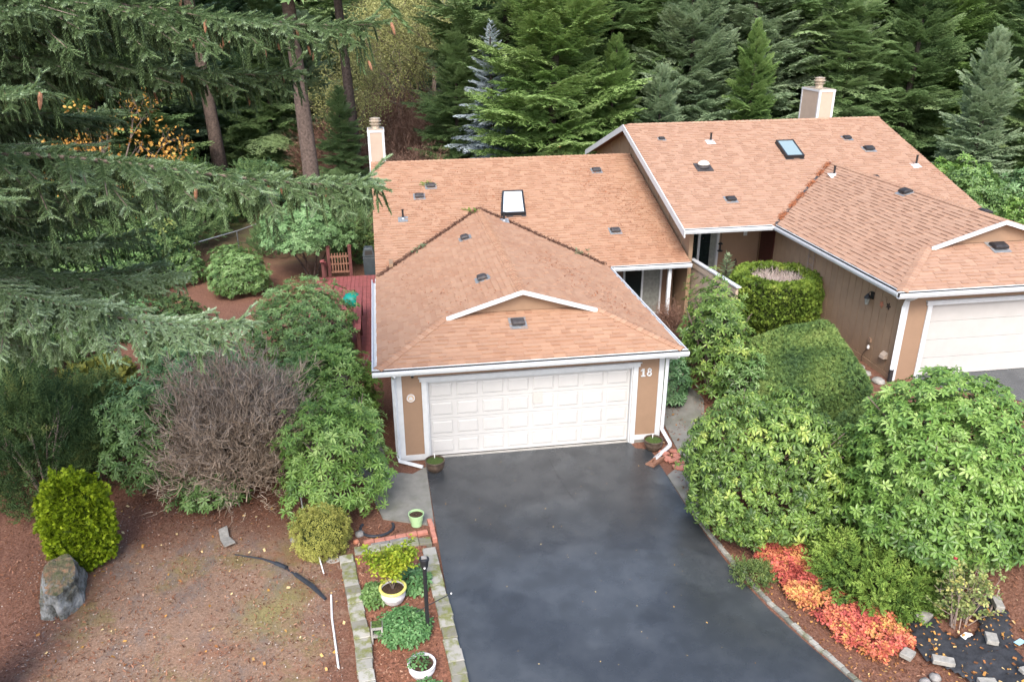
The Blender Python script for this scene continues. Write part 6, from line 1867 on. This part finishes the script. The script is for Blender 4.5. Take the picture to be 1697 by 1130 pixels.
part('lantern_chain', MB().tube([(9.56, 7.5, 2.8), (9.56, 7.5, 3.7)], .008, 5), 'black_metal', lt)
bl = thing('small_spruce', 'small blue-green ornamental conifer beside the porch pickets', 'plant', (9.35, 6.4, 1.0))
inst(conifer_mesh(1.7, .42, 60, .05, 31), 'crown', bl, mat='conifer_grey'); inst(trunk_mesh(1.5, .03), 'trunk', bl)
# wall ornaments on grooved wall
ty = thing('wall_trellis', 'small pale ladder-like ornament hung on the grooved wall', 'ornament', (XW - .03, 4.4, 2.6))
for y in (4.25, 4.55): part('upright', MB().box(XW - .03, XW - .012, y - .012, y + .012, 2.55, 3.35), 'twig_pale', ty)
for z in (2.7, 2.9, 3.1): part('rung', MB().box(XW - .04, XW - .03, 4.20, 4.60, z - .012, z + .012), 'twig_pale', ty)
def star(c, r_, mat, label):
    P = []
    for k in range(10):
        a = math.pi / 2 + k * math.pi / 5 + .3; q = r_ if k % 2 == 0 else r_ * .42
        P.append((c[0], c[1] + q * math.cos(a), c[2] + q * math.sin(a)))
    solo('star_ornament', MB().prism(P, (-.02, 0, 0)), mat, label, 'ornament', c)
star((XW - .003, .80, 2.93), .095, 'copper_star', 'copper star ornament, the lower front one beside the wall lamp')
star((XW - .003, .52, 2.98), .095, 'brown_picket', 'dark star ornament nearest the white gutter pipe')
star((XW - .003, .66, 3.12), .075, 'tan_siding', 'faint tan star ornament above the other two')
for i, (x, y, s_, lb) in enumerate(((10.72, .75, .12, 'pale stone on the dark strip below the plug of the right-hand house'), (10.65, .38, .13, 'second pale stone, nearest the foot of the gutter pipe'), (10.62, 1.35, .10, 'small stone below the grooved wall beside the clipped hedge'), (10.7, -.1, .16, 'flat grey stone at the foot of the grey gutter pipe'))):
    rock('stone', lb, (x, y), s_, float(gz(x, y)) + .03, 'grey_block', i + 9, (1, 1.2, .5))

# ------------------------------------------------------------ lower right: fabric, stones, rose
fabp = [(7.2, -7.0), (7.35, -6.8), (7.6, -7.25), (8.05, -7.0), (8.4, -7.1), (8.5, -7.55), (8.2, -8.1), (7.95, -8.9), (7.5, -8.9), (7.2, -8.25), (6.95, -7.85), (6.95, -7.6)]
fx = np.linspace(6.7, 8.7, 40); fy = np.linspace(-9, -6.6, 46)
X, Y = np.meshgrid(fx, fy)
def inpoly(x, y, P):
    c = False; j = len(P) - 1
    for i in range(len(P)):
        if ((P[i][1] > y) != (P[j][1] > y)) and x < (P[j][0] - P[i][0]) * (y - P[i][1]) / (P[j][1] - P[i][1]) + P[i][0]: c = not c
        j = i
    return c
Vf, Ff = grid_sheet(fx, fy, lambda X, Y: gz(X, Y) + np.array([[.085 + .035 * noise.noise(Vector((x * 3, y * 3, 0))) + .03 * abs(noise.noise(Vector((x * 7, y * 2, 2)))) for x, y in zip(a, b)] for a, b in zip(X, Y)]))
Ff = np.array([f for f in Ff if inpoly(Vf[f].mean(0)[0], Vf[f].mean(0)[1], fabp) and math.hypot(Vf[f].mean(0)[0] - 7.78, Vf[f].mean(0)[1] + 7.42) > .30])
o = bpy.data.objects.new('weed_fabric', mesh_np('weed_fabric', Vf, [Ff], np.full(len(Vf), .5), 'weed_fabric', True)); link(o)
md = o.modifiers.new('thickness', 'SOLIDIFY'); md.thickness = .012
tag(o, 'black weed fabric spread round the rose bush at lower right', 'fabric')
def gb(x, y, a, l, w_, h_, lb):
    z = float(gz(x, y)) + .11
    c, s_ = math.cos(a), math.sin(a)
    solo('paving_block', MB().obox((x, y, z + h_ / 2), (c * l / 2, s_ * l / 2, 0), (-s_ * w_ / 2, c * w_ / 2, 0), (0, 0, h_ / 2), .5), 'grey_block', lb, 'block', (x, y, z), bevel=.008)
gb(6.72, -7.72, .6, .21, .18, .08, 'grey block at the left corner of the black fabric')
gb(7.38, -7.12, .5, .26, .18, .08, 'grey block at the top left of the fabric under the rose')
gb(8.42, -7.42, 1.2, .28, .13, .10, 'upright pale block at the right edge of the fabric')
gb(7.95, -7.95, 1.1, .22, .17, .08, 'pale square block on the right half of the fabric')
gb(7.12, -8.02, -.45, .32, .15, .08, 'long pale block lying on the lower left of the fabric')
gb(7.42, -8.62, -.2, .26, .16, .08, 'pale block cut by the bottom edge below the fabric')
gb(8.05, -8.65, .1, .34, .10, .07, 'pale broken block piece beside a red leaf near the bottom right corner')
for i, (x, y, s_, lb) in enumerate(((6.72, -8.22, .09, 'rounded grey cobble, highest of the small pile'), (6.90, -8.18, .09, 'rounded grey cobble, right one of the small pile'), (6.74, -8.42, .11, 'largest rounded cobble, lowest of the small pile'), (6.55, -8.40, .08, 'rounded grey cobble on the left of the small pile'))):
    rock('cobble', lb, (x, y), s_, float(gz(x, y)) + .04, 'stone_grey', i + 20, (1, 1, .75))
solo('plastic_scrap', MB().obox((7.72, -7.70, .40), (.06, .02, .01), (-.02, .05, .01), (0, 0, .004)).obox((7.80, -7.66, .40), (.05, -.02, .0), (.01, .025, .0), (0, 0, .004)), 'white_plastic', 'white scrap lying on the black fabric under the rose', 'scrap', (7.75, -7.7, .38))
solo('plastic_scrap', MB().obox((8.30, -8.12, float(gz(8.3, -8.1)) + .05), (.07, .02, .01), (-.02, .04, .0), (0, 0, .004)), 'light_blue', 'light blue scrap on the mulch right of the fabric', 'scrap', (8.3, -8.1, .35))
rs = thing('rose_bush', 'straggly rose bush with one red bloom above the black fabric', 'bush', (7.8, -7.4, float(gz(7.8, -7.4))))
mb = MB(); tips = []; rr = random.Random(9); b0 = np.array((7.8, -7.4, float(gz(7.8, -7.4))))
for k in range(26):
    a = rr.uniform(0, 6.28); rad_ = rr.uniform(.1, .62); h_ = rr.uniform(.35, 1.15)
    q = b0 + (math.cos(a) * rad_, math.sin(a) * rad_ * .8, h_); m_ = b0 * .5 + q * .5 + (rr.uniform(-.06, .06), rr.uniform(-.06, .06), .05)
    mb.tube([b0 + (math.cos(a) * .12, math.sin(a) * .1, 0), m_, q], [.010, .007, .004], 4); tips += [q, m_ * .4 + q * .6, m_]
    for j in range(3):
        e = m_ + (q - m_) * rr.random(); f_ = e + (rr.uniform(-.2, .2), rr.uniform(-.2, .2), rr.uniform(.02, .22)); mb.tube([e, f_], [.004, .002], 3); tips.append(f_)
mb.tube([b0 + (.25, -.25, .10), b0 + (.55, .0, .30), b0 + (.75, .15, .55)], [.02, .017, .01], 6)
part('cane', mb, 'twig_pale', rs)
tips = np.array(tips); n = 330; P = tips[rng.integers(0, len(tips), n)] + rng.normal(scale=.04, size=(n, 3))
M = basis_z(np.tile([0, 0, 1.], (n, 1)) + rng.normal(scale=.5, size=(n, 3)), rng.uniform(.6, 1.1, n)); mb = MB()
mb.addnp(*scatter(*whorl(.07, .05, .2, .4, 3, 1, False), P, M, rng.normal(.5, .2, n)))
part('foliage', mb, 'rose_leaf', rs, kind='stuff')
q = b0 + (-.05, .35, 1.12); part('bloom', MB().lathe([(.01, -.03), (.035, -.01), (.04, .02), (.02, .035), (.005, .03)], q, 9), 'red_leaf', rs)
part('cane', MB().tube([b0 + (-.02, .2, .6), q - (0, 0, .03)], .004, 4), 'twig_pale', rs)

# ------------------------------------------------------------ chips, litter and fallen leaves
def chips(name, n, region, mat, L, Wd, tmean=.5, tsd=.3, z=.004, avoid=None, upn=.4, lift=.03):
    P = np.stack([rng.uniform(region[0], region[1], n), rng.uniform(region[2], region[3], n), np.zeros(n)], 1)
    if avoid is not None: P = P[avoid(P)]
    n = len(P); P[:, 2] = gz(P[:, 0], P[:, 1]) + z + lift * rng.random(n)
    quad = (np.array([(-.5, -.5 * Wd / L, 0), (.5, -.35 * Wd / L, .06), (.45, .5 * Wd / L, 0), (-.4, .4 * Wd / L, .05)]), np.array([(0, 1, 2), (0, 2, 3)]), np.zeros(4))
    M = basis_z(np.tile([0, 0, 1.], (n, 1)) + rng.normal(scale=upn, size=(n, 3)), L * rng.uniform(.5, 1.4, n))
    mb = MB().addnp(*scatter(*quad, P, M, rng.normal(tmean, tsd, n)))
    o = bpy.data.objects.new(name, mb.mesh(name, mat)); link(o)
    return tag(o, None, None, None, 'stuff')
def gheight(P):
    return np.array([0.])
offdrive = lambda P: ~((P[:, 0] > -.66) & (P[:, 0] < 4.95 + np.maximum(0, -5.2 - P[:, 1]) * .28) & (P[:, 1] < 0)) & ~((P[:, 0] > -1.3) & (P[:, 0] < 5.2) & (P[:, 1] > -.1)) & ~((P[:, 0] > -2.35) & (P[:, 0] < -.6) & (P[:, 1] < -3.3)) & ~((P[:, 0] > -1.65) & (P[:, 0] < -.6) & (P[:, 1] > -2.6))
o = chips('gravel_bits', 6000, (-8.5, -2.3, -9.0, -.8), 'grit', .022, .015, .38, .22, .0, offdrive, .5, .03)
tag(o, 'pale grit and wood fragments strewn over the bare yard', 'grit')
o = chips('mulch_chips', 42000, (-9.5, 9.5, -9.0, 4.5), 'wood_chip', .05, .016, .42, .22, .0, offdrive, .35, .055)
tag(o, 'loose reddish bark chips scattered over the beds and yard', 'bark chips')
o = chips('mulch_chips', 3500, (-2.15, -.80, -7.4, -3.5), 'wood_chip', .045, .014, .5, .25, .07, None, .35, .015)
tag(o, 'loose red bark chips filling the block planter', 'bark chips')
o = chips('fallen_leaves', 900, (-9, 9.5, -9, 4), 'litter', .055, .04, .75, .25, .02, offdrive, .4, .05)
tag(o, 'pale and yellow fallen leaves scattered on the beds', 'fallen leaves')
o = chips('fallen_leaves', 60, (-.4, 4.6, -7.5, -.3), 'litter', .02, .014, .9, .15, .026, None, .2, .004)
tag(o, 'few tiny pale leaves scattered on the wet driveway', 'fallen leaves')
o = chips('fallen_leaves', 700, (5.2, 6.6, -8.6, -5.0), 'litter', .032, .022, .35, .25, .02, lambda P: P[:, 0] > 5.15 + np.maximum(0, -5.8 - P[:, 1]) * .3, .5, .06)
tag(o, 'brown and yellow leaves gathered between edging stones and orange groundcover', 'fallen leaves')
o = chips('fallen_leaves', 260, (6.95, 8.4, -8.8, -6.9), 'litter', .05, .03, .5, .3, .10, None, .5, .03)
tag(o, 'leaves and bark scattered on the black weed fabric', 'fallen leaves')
# litter in the roof valleys and streaks of needles
def line_litter(n, a, b, wd, mat='brown_twig', L=.06, zf=None, tm=.3):
    a, b = np.array(a, float), np.array(b, float); t = rng.random(n)[:, None]
    P = a + (b - a) * t + rng.normal(scale=1, size=(n, 3)) * [wd, wd, .008]; P[:, 2] = zf(P) + .03 + rng.random(n) * .03
    quad = (np.array([(-.5, -.12, 0), (.5, -.08, .06), (.45, .12, 0), (-.4, .1, .05)]), np.array([(0, 1, 2), (0, 2, 3)]), np.zeros(4))
    M = basis_z(np.tile([0, 0, 1.], (n, 1)) + rng.normal(scale=.5, size=(n, 3)), L * rng.uniform(.5, 1.5, n))
    return scatter(*quad, P, M, rng.normal(tm, .15, n))
zf1 = lambda P: np.maximum(2.597 + .3198 * (P[:, 1] - 6.19), np.minimum(np.minimum(2.597 + .3198 * (P[:, 0] + 1.58), 2.597 + .3198 * (5.41 - P[:, 0])), np.where(P[:, 1] < 1.1, 2.597 + .3198 * (P[:, 1] + .4), 99)))
mb = MB(); 
for a, b in (((-1.5, 6.27, 0), (1.92, 9.69, 0)), ((5.35, 6.25, 0), (1.92, 9.69, 0))):
    mb.addnp(*line_litter(1800, a, b, .045, zf=zf1))
    mb.addnp(*line_litter(60, np.array(a) * .9 + np.array(b) * .1, b, .10, zf=zf1, L=.08, tm=.6))
o = bpy.data.objects.new('needle_litter', mb.mesh('needle_litter', 'brown_twig')); link(o); tag(o, 'brown needle litter lying in the valleys of the lower roof', 'needle litter', None, 'stuff')
mb = MB()
for (a_, b_, n_, w_) in (((5.6, 12.6, 0), (7.9, 7.2, 0), 900, .55), ((1.0, 12.6, 0), (3.2, 9.5, 0), 350, .5), ((-.6, 11.5, 0), (.8, 8.5, 0), 250, .6), ((3.4, 5.2, 0), (4.6, 1.2, 0), 350, .4), ((-1.0, 5, 0), (1.0, 1.2, 0), 200, .5)):
    mb.addnp(*line_litter(n_, a_, b_, w_, zf=zf1, L=.05, tm=.25))
o = bpy.data.objects.new('needle_litter', mb.mesh('needle_litter', 'rust_litter')); link(o); tag(o, 'thin rusty needle drift scattered over the lower roof', 'needle litter', None, 'stuff')
tf = [spray(.22, 8, s_, .02) for s_ in range(2)]
for (x, y, lb) in ((1.62, 9.52, 'green twig caught at the top of the left roof valley'), (-.25, 7.45, 'grey-green twig lying in the lower left roof valley'), (4.78, 6.9, 'grey-green twig lying low in the right roof valley'), (.25, 11.35, 'faded twig lying beside the upper left roof vents')):
    P = np.array([(x, y, 0.)] * 9) + rng.normal(scale=.10, size=(9, 3)); P[:, 2] = zf1(P) + .05
    A = np.stack([rng.normal(size=9), rng.normal(size=9), rng.uniform(0, .4, 9)], 1)
    solo('conifer_twig', MB().addnp(*scatter(*tf[0], P, basis_z(A, rng.uniform(.7, 1.2, 9)), rng.normal(.45, .1, 9))), 'juniper' if y > 11.3 or y > 9 else 'conifer_grey', lb, 'twig', (x, y, float(P[0, 2])))
zf2 = lambda P: np.maximum(3.71 + .3198 * (P[:, 1] - 5.98), 3.71 + .3198 * (P[:, 0] - 10.61))
mb = MB()
for k in (.12, .3, .42, .62, .8, .93): 
    c = va + (vb - va) * k; mb.addnp(*line_litter(300, c - (.22, .2, 0), c + (.15, .15, 0), .05, zf=zf2, L=.05, tm=.7))
o = bpy.data.objects.new('needle_litter', mb.mesh('needle_litter', 'rust_litter')); link(o); tag(o, 'rusty needle litter along the metal valley of the higher roof', 'needle litter', None, 'stuff')

# ordinals, so that each of a row of look-alikes has its own label
ORD = 'first second third fourth fifth sixth seventh eighth ninth tenth eleventh twelfth thirteenth fourteenth fifteenth sixteenth seventeenth eighteenth'.split()
for grp, tail in (('second rank of conifers behind the houses', 'in the second rank, {} from the left'), ('dark conifers in the left woods', 'in the left woods, {} from the left'),
                  ('thin autumn trees in the gap between the conifers', ', {} from the left in the gap'), ('leafless brush behind the lower ridge', ', {} from the left'),
                  ('shrubs in the shaded left yard', ', {} from the left'), ('green shrubs beyond the right-hand roof', ', {} from the left')):
    mem = [o for o in S.objects if o.get('group') == grp and o.get('category')]
    mem.sort(key=lambda o: ((Vector(o.location) - Vector(CAM)) @ Vector(r2)) / ((Vector(o.location) - Vector(CAM)) @ Vector(fwd)))
    stem_ = {'second rank of conifers behind the houses': 'tall conifer behind the houses', 'dark conifers in the left woods': 'dark conifer', 'thin autumn trees in the gap between the conifers': 'thin yellow-green autumn tree',
             'leafless brush behind the lower ridge': 'leafless brown brush behind the lower ridge', 'shrubs in the shaded left yard': 'shrub in the shaded left yard', 'green shrubs beyond the right-hand roof': 'bright leafy shrub beyond the right-hand roof edge'}[grp]
    for o, w_ in zip(mem, ORD): o['label'] = (stem_ + ' ' + tail.format(w_)).replace(' ,', ',')
o = [q for q in S.objects if q.get('group') == 'yellow shrubs over the lower ridge']
o[0]['label'] = 'yellow-green leafy shrub showing over the lower ridge next to the party wall'; o[1]['label'] = 'smaller yellow shrub just right of the other over the lower ridge'
